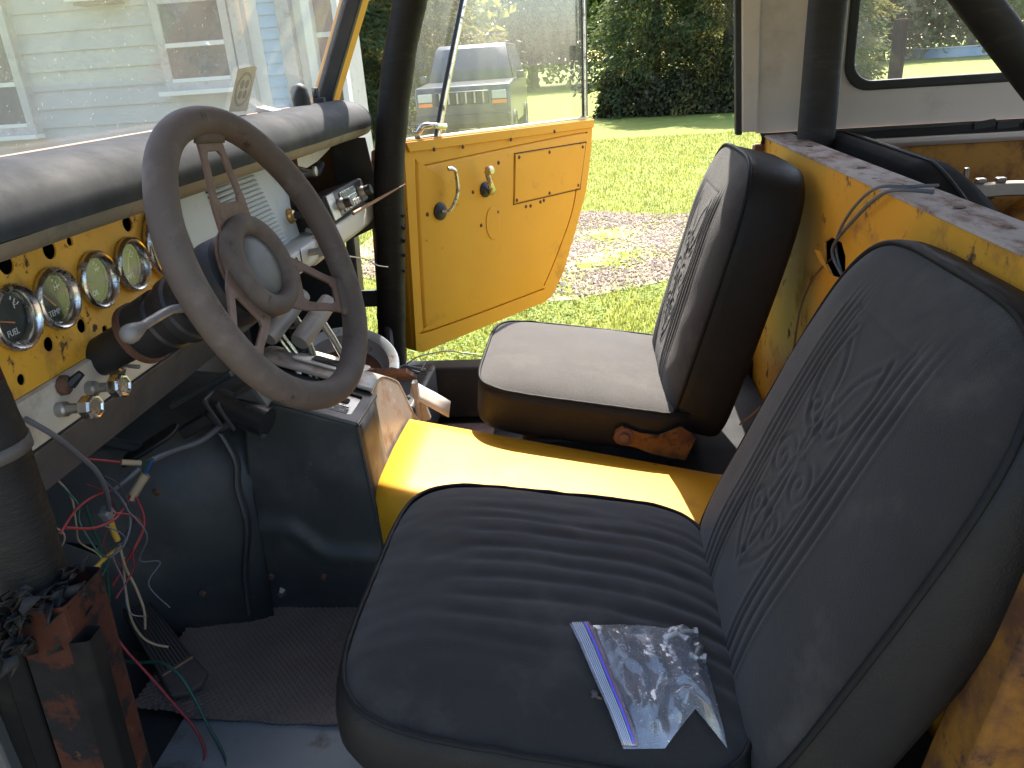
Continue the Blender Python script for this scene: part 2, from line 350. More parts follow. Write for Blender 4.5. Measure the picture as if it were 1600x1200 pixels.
# hump over the gearbox, ahead of the console (black sheet)
b = MB(); secs = []
for k in range(12):
    t = k/11; x = -.655 - .40*t
    yn = -.165 - .20*t**1.2; zt = 1.02 + .05*t; sh = .10+.10*t
    zb = .59 + max(0, -.86-x)*1.1
    w_ = .012*math.sin(k*1.3)
    ring = [(yn-.03-.03*t, zb), (yn-.012, zb+.18), (yn-.004+w_*.5, zt-sh-.05), (yn+.008, zt-sh), (yn+.05, zt-.05), (yn+.10, zt-.012), (yn+.16, zt), (.0, zt), (.12, zt-.03), (.20, zt-.14), (.24, zb)]
    secs.append([(x, y, z) for y, z in ring])
hump = b.grid(secs).build('gearbox_hump', blackpaint, car, smooth=28, solid=.004, label='black painted gearbox hump with scuffed seams')
b = MB(); b.tube(smoothpath([(-.700, -.172, 1.04), (-.667, -.180, .96), (-.672, -.186, .90), (-.668, -.19, .82), (-.690, -.196, .72), (-.70, -.20, .62)]), [.010]*31, 8, flat=.6)
b.build('seam_bead', blackpaint, hump)
for p in ((-.79, -.252, .93), (-.76, -.243, .70)):
    MB().lathe([(0, .004), (.006, .003), (.008, 0)], p, (0, -1, 0), 8).build('screw', rust_m, hump)

# ---- console: black box beside a bare sheet cover
def con_x(z): return -.435 + (1.03-z)*.055            # the rear face leans back a little
b = MB(); n = 40; P = []
for i in range(n+1):
    row = []
    for j in range(n+1):
        u = i/n; v = j/n
        z = .60 + v*(1.014+.066*(1-u)-.60)
        xr = con_x(z); xf = -.705 + (z-.60)*.14
        x = xf + (xr-xf)*u
        # pressed step that runs along the lower third
        zc = .735 + .07/(1+math.exp((u-.45)*16)) ; d = z-zc
        y = -.160 - .010/(1+math.exp(d*220)) - .008*math.exp(-(d/.018)**2) + .002*noise.noise((x*14, z*14, 0))
        row.append((x, y, z))
    P.append(row)
console = b.grid(P).build('console', blackpaint, car, smooth=60, solid=.003, label='black painted shifter console with pressed side panel')
b = MB()
# top plate (slopes up to the front), rear face of the box
top = lambda x, y: (x, y, 1.014 + .066*(-.435-x)/.20)
sheet_with_holes('console_top', [(-.64, -.158), (-.434, -.158), (-.434, -.030), (-.64, -.030)], [rnd_rect(-.585, -.452, -.135, -.050, .008)], top, .004, blackpaint, console, .0015)
b = MB(); b.grid([[(con_x(z)+.001*noise.noise((y*20, z*20, 2)), y, z) for z in np.linspace(.62, 1.012, 14)] for y in np.linspace(-.160, -.040, 6)])
b.build('console_back', blackpaint, console, smooth=50, solid=.003)
b = MB(); b.tube([(con_x(z)+.0005, -.1605, z) for z in np.linspace(.62, 1.010, 8)], .0045, 8); b.tube(smoothpath([(-.434, -.160, 1.012), (-.434, -.03, 1.012)], 3), .0045, 8)
b.tube([(-.64, -.1605, 1.081), (-.434, -.1605, 1.013)], .0045, 8)
b.build('console_edge', blackpaint, console)
for x in (-.655, -.545, -.44): MB().lathe([(0, .006), (.006, .005), (.009, 0)], (x, -.171, .685-.0*x), (0, -1, 0), 10).build('screw', rust_m, console)
MB().lathe([(0, .01), (.007, .009), (.012, 0)], (-.64, -.171, .648), (0, -1, 0), 6).build('bolt', steel, console)
# shifter gate
def tp(x, y, dz=0): q = top(x, y); return (q[0], q[1], q[2]+dz)
gate = MB().prism(rnd_rect(-.583, -.454, -.134, -.051, .007), lambda a, c, t: tp(a, c, t), -.008, -.004).build('shifter_gate', steel, car, bevel=.001, label='shifter gate plate lettered P R N D 2 1')
MB().prism(rnd_rect(-.578, -.462, -.127, -.108, .003), lambda a, c, t: tp(a, c, t), -.004, -.0025).build('letter_strip', blackplastic, gate)
MB().prism(rnd_rect(-.572, -.470, -.088, -.070, .004), lambda a, c, t: tp(a, c, t), -.004, -.0015).build('slot', darkhole, gate)
MB().prism(rnd_rect(-.575, -.465, -.102, -.096, .001), lambda a, c, t: tp(a, c, t), -.004, -.002).build('trim_bar', chrome, gate)
sl_ = Vector((.2, 0, -.066)).normalized()
for k, ch in enumerate('PRND21'):
    x = -.568+.019*k
    q = Vector(tp(x, -.1175, -.0022)); lettering(ch, .013, frame(q, (0, 1, 0), -sl_, Vector((sl_.z*-1, 0, sl_.x)).normalized()), whitep, gate, .0002)
# bare sheet cover on the passenger side of the box
b = MB(); secs = []
prof = [(-.036, 1.026), (.0, 1.030), (.035, 1.026), (.075, 1.010), (.12, .985), (.15, .965), (.175, .93), (.20, .89), (.235, .845), (.27, .80), (.30, .70)]
prof = [(p.x, p.y) for p in smoothpath([(a, c, 0) for a, c in prof], 3)]
for x0 in np.linspace(-.66, -.437, 10): secs.append([(x0 + (1.03-z)*.055, y, z + .066*(-.435-x0)/.20*(z > .9)) for y, z in prof])
cover = b.grid(secs).build('transmission_cover', consolem, car, smooth=50, solid=.003, label='bare scuffed sheet metal transmission cover')
b = MB(); b.grid([[(con_x(z)-.003, y, z0) for z0, z in [(zz, zz) for zz in np.linspace(.72, max(.73, zt-.008), 10)]] for y, zt in prof])
b.grid([[(con_x(zt)-.003-.008*(1-math.cos(t)), y, zt-.008+.008*math.sin(t)) for t in np.linspace(0, 1.57, 5)] for y, zt in prof])
b.build('rear_face', consolem, cover, smooth=60)
b = MB(); b.prism(rnd_rect(-.60, -.47, -.005, .085, .006), lambda a, c, t: (a, c, 1.0315+.066*(-.435-a)/.20-max(0, c-.02)*.25+t), 0, .004)
b.build('cover_plate', papers, cover, bevel=.001)
MB().prism(rnd_rect(-.565, -.50, .008, .045, .006), lambda a, c, t: (a, c, 1.0315+.066*(-.435-a)/.20-max(0, c-.02)*.25+t), .0042, .0055).build('opening', darkhole, cover)

# black plastic module on the hump
b = MB(); rot = Matrix.Rotation(R(-24), 3, 'Y') @ Matrix.Rotation(R(12), 3, 'Z')
b.box((-.598, -.15, 1.103), (.10, .085, .05), rot); mod = b.build('control_module', blackplastic, car, bevel=.006, seg=3, label='black plastic control module with a grey cable')
MB().tube([Vector((-.63, -.175, 1.118)), Vector((-.535, -.195, 1.085))], .027, 16).build('module_barrel', mat('glossy_black_plastic', (.018, .019, .022), .2, var=.3), mod)
for dx in (0, .022, .07): MB().box(Vector((-.628+dx, -.185, 1.110-dx*.4)), (.008, .052, .056), rot).build('module_rib', blackplastic, mod, bevel=.002)
MB().box((-.675, -.175, 1.075), (.06, .03, .022), rot).build('connector', blackplastic, mod, bevel=.003)
MB().box((-.69, -.11, 1.115), (.13, .02, .012), rot).build('bracket', blackpaint, mod, bevel=.002)
mod.location = (-.034, -.030, -.034)

# levers and rubber boot
lv = [((-.655, -.005, 1.060), (-.585, .035, 1.175)), ((-.600, -.010, 1.052), (-.530, .035, 1.165))]
for k, (p0, p1) in enumerate([((-.628, -.035, 1.140), (-.588, .075, 1.195)), ((-.568, -.030, 1.128), (-.535, .075, 1.178))]):
    b = MB(); b.tube([p0, Vector(p0).lerp(Vector(p1), .04), Vector(p0).lerp(Vector(p1), .5), p1], [.017, .0195, .020, .018], 18)
    lev = b.build('gear_lever', alum, car, label='grey cylindrical gear lever handle')
    a = Vector(p0).lerp(Vector(p1), .62)
    MB().tube([a, a+Vector((.02, .01, -.05)), a+Vector((.035+.02*k, .02, -.16))], [.009, .007, .007], 10).build('lever_rod', steel, lev)
b = MB(); b.tube(smoothpath([(-.605, .065, 1.13), (-.60, .06, 1.07), (-.585, .06, 1.0), (-.578, .06, .97)], 24), [.019+.0012*math.sin(i*1.6) for i in range(73)], 16)
b.build('lever_boot', rubber, car, label='ribbed black rubber sleeve on a lever')
for d in (0, .012): MB().tube([(-.640+d, .03, 1.13), (-.610+d, .035, 1.07), (-.575+d*.6, .04, 1.015)], [.004, .005, .006], 8).build('shift_rod', chrome, car)

# ---- instrument panel (yellow sheet with holes), X = -.70
ip = lambda y, z: (-.70, y, z)
gz = 1.355
gys = (-.556, -.477, -.386, -.298)
holes = [circle2(y, gz, .030) for y in gys] + [circle2(-.198, 1.366, .050, 28)]
for y, z, r in ((-.538, 1.416, .0125), (-.458, 1.415, .0125), (-.276, 1.413, .0125), (-.440, 1.305, .0095), (-.510, 1.304, .0095), (-.415, 1.416, .006), (-.395, 1.284, .006), (-.573, 1.281, .007), (-.62, 1.30, .009)):
    holes.append(circle2(y, z, r, 16))
sheet_with_holes('instrument_panel', [(-.74, 1.262), (-.13, 1.262), (-.13, 1.442), (-.74, 1.442)], holes, ip, .003, yellow_dash, car, .0006, label='yellow steel instrument panel with empty holes and rust blisters')
b = MB(); b.box((-.80, -.43, 1.35), (.004, .62, .18)); b.box((-.75, -.43, 1.443), (.10, .62, .003)); b.box((-.75, -.43, 1.258), (.10, .62, .003)); b.box((-.75, -.125, 1.35), (.10, .003, .18))
b.build('panel_cavity', darkhole, car)
def gauge(y, txt, mark, r, face, ndl, ang):
    o = Vector((-.698, y, gz)); ax = Vector((1, 0, 0))
    g = MB().lathe([(r-.009, -.004), (r+.001, 0), (r+.003, .004), (r+.0025, .009), (r-.001, .012), (r-.004, .0105), (r-.0085, .003), (r-.009, -.004)], o, ax, 36).build('gauge', chrome, car, smooth=50, label='round %s gauge with tarnished chrome bezel' % txt.lower())
    MB().lathe([(0, -.006), (r-.008, -.006)], o, ax, 28).build('dial', face, g)
    M4 = lambda dy, dz: frame(o+Vector((-.0052, dy, dz)), (0, 1, 0), (0, 0, 1), (1, 0, 0))
    lettering(txt, .011, M4(0, -r*.50), whitep, g, .0002, sx=.85)
    lettering(mark, .011, M4(r*.40, r*.28), whitep, g, .0002)
    for a in (150, 120, 60, 45, 30):
        c, s_ = math.cos(R(a)), math.sin(R(a))
        MB().tube([o+Vector((-.005, c*r*.58, s_*r*.58)), o+Vector((-.005, c*r*.68, s_*r*.68))], .0008, 5).build('tick_mark', whitep, g)
    c, s_ = math.cos(R(ang)), math.sin(R(ang))
    MB().tube([o+Vector((-.004, -c*r*.15, -s_*r*.15-.006)), o+Vector((-.004, c*r*.6, s_*r*.6-.006))], [.0012, .0005], 5).build('needle', ndl, g)
    MB().lathe([(0, .004), (r-.0083, .0035)], o, ax, 28).build('gauge_glass', glass_g, g)
gauge(gys[0], 'FUEL', 'F', .0385, dialm, needleo, 160)
gauge(gys[1], 'TEMP', 'H', .0385, dialm, needleo, 130)
gauge(gys[2], 'OIL', 'H', .0385, dial_reflect, needleo, 165)
gauge(gys[3], 'AMPS', 'C', .0385, dial_reflect, needlem, 65)
o = Vector((-.698, -.198, 1.366))
g = MB().lathe([(.047, -.004), (.056, 0), (.059, .006), (.057, .013), (.053, .015), (.049, .008), (.047, -.004)], o, (1, 0, 0), 44).build('speedometer', chrome, car, smooth=50, label='large round speedometer with rusty chrome bezel')
MB().lathe([(0, -.006), (.048, -.006)], o, (1, 0, 0), 36).build('dial', dial_reflect, g)
for a in range(-30, 211, 20):
    c, s_ = math.cos(R(a)), math.sin(R(a)); MB().tube([o+Vector((-.005, c*.034, s_*.034)), o+Vector((-.005, c*.041, s_*.041))], .0012, 5).build('tick_mark', whitep, g)
MB().tube([o+Vector((-.004, 0, 0)), o+Vector((-.004, -.03, -.02))], [.0016, .0006], 5).build('needle', needleo, g)
MB().lathe([(0, .005), (.049, .0045)], o, (1, 0, 0), 36).build('gauge_glass', glass_g, g)

# lower cream strip with pulls, dark lip below
lp = MB().prism([(-.700, 1.262), (-.690, 1.2595), (-.690, 1.198), (-.700, 1.192)], lambda a, c, t: (a, t, c), -.74, -.118).build('lower_panel', creamdash, car, bevel=.002, label='cream lower dash strip with chrome pulls')
MB().prism([(-.702, 1.1915), (-.694, 1.1905), (-.725, 1.118), (-.738, 1.115)], lambda a, c, t: (a, t, c), -.74, .30).build('lower_lip', dirtybrown, car, bevel=.002, label='dirty brown flange under the dash')
def pull(y, z, x0=-.69):
    k = MB().lathe([(0, 0), (.010, 0), (.010, .012), (.0065, .014), (.0065, .034), (.0095, .036), (.0095, .040), (0, .040)], (x0, y, z), (1, -.05, .08), 16).build('pull_knob', steel, car, smooth=40, label='fluted chrome pull knob on the lower dash')
    tip = Vector((x0, y, z))+Vector((1, -.05, .08)).normalized()*.039
    MB().lathe([(0, .0005)]+[(.015, 0), (.0165, .004), (.0165, .014), (.0145, .017), (.012, .0175), (.010, .0155), (0, .0155)], tip, (1, -.05, .08), 8).build('knob_head', chrome, k, smooth=30)
pull(-.475, 1.2265); pull(-.540, 1.225)
o = Vector((-.689, -.406, 1.233))
t_ = MB().lathe([(0, .0), (.0205, .0), (.0205, .0025), (0, .0025)], o, (1, 0, 0), 28).build('toggle_switch', blackplastic, car, label='toggle switch with round black plate lettered FUEL GAGE')
for k, ch in enumerate('FUEL GAGE'):
    a = R(165-150*k/8); q = o+Vector((.0027, math.cos(a)*.0155, math.sin(a)*.0155)); t2 = Vector((0, math.sin(a), -math.cos(a)))
    if ch != ' ': lettering(ch, .0065, frame(q, t2, Vector((0, math.cos(a), math.sin(a))), (1, 0, 0)), whitep, t_, .0001)
MB().lathe([(.009, .002), (.009, .008), (.006, .009), (.006, .013), (0, .013)], o, (1, 0, 0), 12).build('collar', steel, t_)
MB().tube([o+Vector((.010, 0, 0)), o+Vector((.026, .004, -.004)), o+Vector((.032, .005, -.005))], [.0025, .0035, .003], 8).build('toggle', steel, t_)
b = MB(); b.lathe([(.014, 0), (.013, .006), (.008, .008), (.0, .009)], (-.689, -.521, 1.251), (1, 0, 0), 10); kb = b.build('broken_switch', rust_m, car, label='corroded stub of a broken dash switch')
MB().tube([(-.682, -.516, 1.25), (-.668, -.508, 1.262)], [.008, .005], 7).build('stub', blackplastic, kb)
MB().prism(circle2(-.33, 1.245, .014, 18, .011), lambda a, c, t: (t, a, c), -.6895, -.687).build('blank_plug', steel, car)

# ---- dash pad
pf = [(-.712, 1.520), (-.70, 1.5335), (-.67, 1.5365), (-.64, 1.534), (-.61, 1.525), (-.588, 1.509), (-.577, 1.488), (-.578, 1.468)]
pf2 = [(-.578, 1.468), (-.588, 1.453), (-.605, 1.445), (-.64, 1.4435), (-.705, 1.4435)]
pf = [(p.x, p.y) for p in smoothpath([(a, c, 0) for a, c in pf], 4)]; pf2 = [(p.x, p.y) for p in smoothpath([(a, c, 0) for a, c in pf2], 4)]
ys = np.linspace(-.735, .725, 60)
b = MB(); b.grid([[(x+.002*noise.noise((y*6, x*20, 0)), y, z+.0012*noise.noise((y*4, x*9, 3))) for x, z in pf] for y in ys])
pad = b.build('dash_pad', padm, car, smooth=60, label='long rounded grey black dash pad faded by sun')
b = MB(); b.grid([[(x+.002*noise.noise((y*6, x*20, 0)), y, z+.003*noise.noise((y*5, x*9, 3))) for x, z in pf2] for y in ys])
b.build('pad_underside', pad_under, pad, smooth=60)
MB().prism([(x, z) for x, z in pf+pf2[1:]], lambda a, c, t: (a, t, c), .724, .729).build('pad_end', padm, pad, bevel=.002)
d_ = MB().lathe([(.021, 0), (.0215, .02), (.0205, .038), (.016, .048), (.008, .053), (0, .054)], (-.683, .515, 1.532), (-.1, 0, 1), 20).build('rubber_dome', rubber, car, label='worn black rubber dome on the dash top')
MB().prism(rnd_rect(-.695, -.667, .625, .648, .004), lambda a, c, t: (a, c, t), 1.530, 1.548).build('rubber_plug', rubber, car, bevel=.002)
MB().box((-.690, .640, 1.560), (.012, .02, .024)).build('rubber_plug', rubber, car, bevel=.002)

# ---- grey right-hand dash with louvred grille
gpl = lambda y, z: (-.700 + (1.436-z)*.16, y, z)
lou = []
outer = [(-.128, 1.438), (-.128, 1.262), (.33, 1.262), (.33, 1.33), (.345, 1.36), (.36, 1.438)]
holes = []; nl = 17
for k in range(nl):
    z = 1.420-.0094*k; y0 = -.02+.0*k; y1 = .195+.0035*k
    holes.append([(y0, z), (y1-.004, z), (y1, z-.003), (y1-.004, z-.0052), (y0, z-.0052)])
gp = sheet_with_holes('grille_panel', outer, holes, gpl, .002, greydash, car, label='grey dash panel with a louvred speaker grille')
for k in range(nl):
    z = 1.420-.0094*k; y0 = -.02; y1 = .195+.0035*k
    q0, q1 = Vector(gpl(y0, z)), Vector(gpl(y1-.003, z))
    MB().grid([[q0+Vector((.0, 0, .0005)), q1+Vector((0, 0, .0005))], [q0+Vector((.006, 0, -.0012)), q1+Vector((.006, -.001, -.0012))], [q0+Vector((.0075, 0, -.0042)), q1+Vector((.0075, -.003, -.0042))]]).build('louvre', greydash, gp, smooth=70, solid=.0012)
b = MB(); b.box((-.75, .12, 1.35), (.003, .50, .17)); b.build('grille_backing', darkhole, gp)
# lower right strip, projecting, with the glove box opening above it
st = MB().prism([(-.700, 1.262), (-.665, 1.266), (-.625, 1.270), (-.612, 1.264), (-.612, 1.225), (-.622, 1.212), (-.70, 1.196)], lambda a, c, t: (a, t, c), -.117, .722).build('lower_strip', greydash, car, bevel=.004, label='light grey projecting lower dash rail')
MB().prism([(-.64, 1.268), (-.606, 1.272), (-.600, 1.262), (-.602, 1.225), (-.625, 1.205), (-.64, 1.205)], lambda a, c, t: (a, t, c), .27, .715).build('strip_face', creamdash, st, bevel=.003)
MB().prism(circle2(.135, 1.243, .0095, 16, .014), lambda a, c, t: (t, a, c), -.6118, -.6108).build('strip_hole', darkhole, st)
MB().box((-.611, .162, 1.245), (.0015, .0025, .045)).build('strip_joint', rubber, st)
kn = MB().lathe([(0, .0), (.008, .0), (.0075, .022), (.0105, .024), (.012, .032), (.011, .038), (0, .039)], (-.612, .215, 1.248), (1, -.1, .12), 14).build('pull_knob', alum, car, label='grey pull knob on the right dash rail')
rg = MB().lathe([(.017, 0), (.017, .005), (.012, .010), (.012, .014), (.008, .016), (.008, .006)], gpl(.305, 1.312), (1, 0, .16), 20).build('ignition_switch', brass, car, label='brass ringed ignition switch with a black barrel')
MB().tube([Vector(gpl(.305, 1.312)), Vector(gpl(.305, 1.312))+Vector((.048, -.004, .004))], [.008, .0085], 12).build('barrel', blackplastic, rg)
ky = MB().tube([(-.645, .305, 1.28), (-.622, .30, 1.268), (-.618, .297, 1.262)], .006, 8).build('ignition_key', steel, rg)
# glove box cavity
b = MB(); b.box((-.80, .54, 1.36), (.004, .40, .19)); b.box((-.74, .745, 1.35), (.12, .003, .20)); b.box((-.73, .36, 1.35), (.14, .003, .17)); b.box((-.74, .55, 1.262), (.13, .38, .003))
b.build('glove_cavity', mat('old_orange_inside', (.10, .045, .016), .8, var=.4, vscale=12), car, label='open glove box cavity')
b = MB(); b.prism([(.36, 1.443), (.66, 1.443), (.60, 1.425), (.50, 1.408), (.42, 1.402), (.36, 1.415)], lambda a, c, t: (t, a, c), -.668, -.662); b.build('torn_lining', creamdash, car, bevel=.001)
MB().prism([(.42, 1.44), (.58, 1.44), (.55, 1.40), (.47, 1.395)], lambda a, c, t: (t, a, c), -.690, -.688).build('orange_tag', mat('orange_sheet', (.45, .13, .03), .6), car)
MB().tube(smoothpath([(-.69, .38, 1.39), (-.68, .46, 1.385), (-.685, .54, 1.375), (-.69, .60, 1.39)]), .010, 8).build('wire_bundle', rubber, car)
hk = MB().tube([(-.67, .385, 1.405), (-.655, .385, 1.40), (-.635, .386, 1.398)], .0045, 8).build('latch', steel, car); MB().lathe([(0, .006), (.011, .004), (.011, -.002), (0, -.002)], (-.633, .386, 1.398), (1, 0, 0), 12).build('latch_button', alum, hk)
MB().prism([(-.70, 1.44), (-.60, 1.44), (-.585, 1.30), (-.600, 1.20), (-.70, 1.16)], lambda a, c, t: (a, t, c), .7225, .7275).build('dash_end_bracket', blackmetal, car, bevel=.003)

# radio
rc = Vector((-.603, .455, 1.315)); rn = Vector((.97, 0, .24)).normalized(); ru = Vector((0, 1, 0)); rv = rn.cross(ru)
RM = Matrix((rn, ru, rv)).transposed()
rp = lambda a, c, t: tuple(rc + RM @ Vector((t, a, c)))
ra = MB().prism(rnd_rect(-.10, .20, -.030, .030, .003), rp, -.10, 0).build('car_radio', blackmetal, car, bevel=.002, label='old chrome trimmed push button car radio')
MB().prism(rnd_rect(-.097, .197, -.027, .027, .004), rp, .0005, .004).build('face_plate', blackplastic, ra, bevel=.001)
MB().prism(rnd_rect(-.10, -.052, -.029, .029, .003), rp, .002, .006).build('side_plate', steel, ra, bevel=.001)
MB().prism(rnd_rect(-.012, .108, -.024, .022, .003), rp, .0042, .008).build('chrome_surround', chrome, ra, bevel=.001)
MB().prism(rnd_rect(-.006, .102, -.004, .018, .002), rp, .0082, .0092).build('tuner_window', dial_reflect, ra)
MB().prism(rnd_rect(-.002, .098, .004, .006, .0005), rp, .0094, .0099).build('tuner_scale', whitep, ra)
for k in range(5): MB().prism(rnd_rect(.0+.020*k, .017+.020*k, -.021, -.008, .001), rp, .0082, .016).build('push_button', chrome, ra, bevel=.0008)
for y in (-.035, .145):
    k_ = MB().lathe([(0, .004), (.014, .004), (.0145, .014), (.012, .018), (.012, .020), (0, .020)], rp(y, -.002, 0), rn, 20).build('radio_knob', alum, ra)
    MB().lathe([(0, .020), (.0125, .020), (.013, .034), (.0115, .037), (0, .037)], rp(y, -.002, 0), rn, 20).build('knob_cap', blackplastic, ra)
MB().tube([rp(.02, -.036, .01), rp(.12, -.030, .055), rp(.19, -.02, .115)], [.005, .004, .0012], 6).build('wood_splinter', woodm, car, label='thin pointed wooden splinter below the radio')

# ---- steering wheel and column
wc = Vector((-.411, -.44, 1.385)); wn = Vector((.934, -.044, .355)).normalized()
wu = (Vector((0, 0, 1)) - wn*wn.z).normalized(); wv = wu.cross(wn)       # up in the wheel plane, and towards the passenger side
if wv.y < 0: wv = -wv
wp = lambda r, a, h=0: wc + (wv*math.cos(a)+wu*math.sin(a))*r + wn*h
sw = empty('steering_wheel', None, None, parent=car); sw['label'] = 'worn brown black steering wheel with thick padded rim'
RT = .1855
b = MB(); b.tube([wp(RT+.0006*math.sin(7*a), a) for a in np.linspace(0, 2*math.pi, 97)[:-1]], .0182, 20, closed=True, up=wn); b.build('rim', wheelm, sw, smooth=80)
hub_h = -.030
def spoke(a0):
    a0 = R(a0); fwd = wv*math.cos(a0)+wu*math.sin(a0); sd = wn.cross(fwd).normalized()
    def fn(c, d):   # c along the spoke 0..1, d across
        r = .045+(RT-.045)*c; return wc+fwd*r+sd*d+wn*(hub_h*(1-c)**1.0*.9+.0)
    o_ = [(0, -.042), (.30, -.040), (.60, -.031), (.82, -.028), (1., -.034), (1., .034), (.82, .028), (.60, .031), (.30, .040), (0, .042)]
    h_ = [(.30, -.020), (.30, .020), (.36, .024), (.70, .0165), (.74, .011), (.74, -.011), (.70, -.0165), (.36, -.024)]
    p = sheet_with_holes('spoke', o_, [h_], fn, .004, spokem, sw, .0012)
    MB().grid([[fn(c, d)+wn*(.003+.004*math.sin(c2*math.pi)) for d in np.linspace(-.031+.002*c2, .031-.002*c2, 6)] for c, c2 in zip(np.linspace(.80, .98, 6), np.linspace(0, 1, 6))]).build('spoke_root', wheelm, p, smooth=60, solid=.006)
for a in (85, -35, 205): spoke(a)
ho = wc+wn*hub_h
hp = MB().lathe([(.041, .0), (.046, -.006), (.061, -.004), (.068, .005), (.0685, .014), (.064, .022), (.056, .0255), (.047, .023), (.042, .017), (.041, .008)], ho, wn, 48).build('hub_pad', wheelm, sw, smooth=70)
MB().lathe([(0, .0175), (.02, .017), (.036, .0155), (.0412, .012), (.0412, .0)], ho, wn, 40).build('horn_button', hornm, sw, smooth=50)
MB().lathe([(0, -.008), (.062, -.008), (.064, -.002), (.05, .001)], ho, wn, 40).build('hub_plate', spokem, sw, smooth=40)
ca = Vector((.905, -.044, .425)).normalized()
cl = MB().lathe([(0, -.014), (.046, -.012), (.058, -.020), (.060, -.045), (.056, -.075), (.050, -.100), (.045, -.104), (.045, -.112), (.048, -.116), (.048, -.128), (.042, -.134), (.041, -.150), (.044, -.154), (.042, -.190), (.039, -.205), (.028, -.208), (.026, -.30)], ho, ca, 40).build('steering_column', blackplastic, car, smooth=35, label='black steering column shroud')
MB().lathe([(.040, -.196), (.0445, -.197), (.0445, -.206), (.040, -.207)], ho, ca, 30).build('column_clamp', rust_m, cl)
MB().lathe([(.025, -.26), (.025, -.56)], ho, ca, 20).build('column_tube', blackpaint, cl)
l0 = ho - ca*.085 + wv*(-.050)
lp_ = smoothpath([l0, l0+Vector((-.004, -.028, .006)), l0+Vector((-.010, -.062, .004)), l0+Vector((-.014, -.088, .002))], 5)
lev = MB().tube(lp_, [.0058]*len(lp_), 12).build('turn_signal_lever', alum, car, label='grey turn signal lever with pear shaped knob')
e_ = lp_[-1]; dr = (lp_[-1]-lp_[-3]).normalized()
MB().lathe([(0, -.010), (.006, -.010), (.009, .0), (.0115, .010), (.0115, .016), (.0085, .021), (.004, .0235), (0, .024)], e_, dr, 20).build('lever_knob', mat('grey_knob', (.20, .18, .165), .5, var=.1), lev, smooth=60)
MB().prism(circle2(0, 0, .012, 14, .016), lambda a, c, t: l0+wu*c*1.2+wn*(a+.004)-wv*t+wv*.008, 0, .010).build('slot', darkhole, cl)

# ---- roll cage
rb = MB(); pth = smoothpath([(-.628, .73, .62), (-.600, .72, .86), (-.560, .71, 1.20), (-.532, .70, 1.40), (-.478, .69, 1.62), (-.420, .68, 1.78), (-.36, .66, 1.90)], 8)
rb.tube(pth, [.040+.0015*noise.noise((p.z*30, 0, 0))+.0012*(int(p.z*16) % 2) for p in pth], 22)
rr = rb.build('roll_bar', tape, car, smooth=60, label='roll bar leg wrapped in black tape beside the open door')
for z in (1.20, 1.085, .93):
    k = min(range(len(pth)), key=lambda i: abs(pth[i].z-z)); q = pth[k]
    MB().tube([q+Vector((-.002, 0, -.012)), q, q+Vector((.002, 0, .010))], [.0415, .0432, .0420], 22, cap=False).build('tape_edge', tape, rr)
for i in range(9):
    z = 1.10+.016*i; q = min(pth, key=lambda p: abs(p.z-z)); MB().box(q+Vector((.040, -.012+.003*random.random(), 0)), (.010+.006*random.random(), .012, .007), Matrix.Rotation(random.random(), 3, 'Y')).build('tape_shred', tape, rr)
pth = smoothpath([(.540, .62, 1.30), (.540, .62, 1.42), (.542, .62, 1.70), (.545, .60, 1.86), (.545, .48, 1.93), (.545, 0, 1.93), (.545, -.48, 1.93), (.545, -.60, 1.86), (.54, -.62, 1.7), (.54, -.62, 1.1)], 8)
MB().tube(pth, .043, 22).build('roll_bar', foam, car, smooth=60, label='black padded main roll hoop against the white roof post')
MB().tube([(.56, .52, 1.93), (.78, .52, 1.70), (.96, .52, 1.50), (1.28, .52, 1.15)], .040, 22).build('roll_bar', foam, car, smooth=60, label='black padded rear brace crossing the rear side window')
for s in (-1, 1): MB().tube([(-.36, s*.66, 1.90), (0, s*.66, 1.93), (.545, s*.50, 1.93)], .04, 14).build('roll_bar', foam, car, smooth=60)
MB().tube([(-.36, .66, 1.90), (-.36, -.66, 1.90), (-.66, -.73, 1.905)], .04, 14).build('roll_bar', foam, car, smooth=60)
# near leg: taped above, torn, bare primer square tube below
pth = smoothpath([(-.68, -.73, 1.90), (-.67, -.75, 1.60), (-.607, -.76, 1.345), (-.604, -.76, 1.25), (-.606, -.76, 1.17), (-.610, -.76, 1.12)], 8)
nl_ = MB().tube(pth, [.040+.002*noise.noise((p.z*40, 1, 0)) for p in pth], 24).build('roll_bar', tape, car, smooth=60, label='near roll bar leg, taped above and bare red primer below')
MB().tube([(-.605, -.76, 1.288), (-.6045, -.76, 1.274)], .0445, 24, cap=False).build('hose_clamp', dirtybrown, nl_, solid=.0015)
MB().tube([(-.610, -.760, 1.36), (-.605, -.76, 1.292)], .0420, 24, cap=False).build('bare_band', primer, nl_)
b = MB()
sq = [(-.040, -.034), (.040, -.034), (.040, .034), (-.040, .034)]
secs = []
for x, z in ((-.566, 1.125), (-.567, 1.09), (-.574, .98), (-.582, .85), (-.59, .60)):
    secs.append([(x+a*.72, -.77+c, z) for a, c in sq+[sq[0]]])
b.grid(secs); b.build('square_post', primer, nl_, smooth=0, bevel=.005)
for dx, nm in ((.038, 'flange'), (-.042, 'flange'), (-.064, 'flange')):
    b = MB(); b.grid([[(x+dx+a, -.77+c, z) for a, c in [(-.010, -.040), (.010, -.036), (.008, -.012), (-.008, -.012), (-.010, -.040)]] for x, z in ((-.567, 1.085), (-.574, .98), (-.582, .85), (-.59, .60))]); b.build(nm, dirtyblack, nl_, smooth=0, bevel=.003)
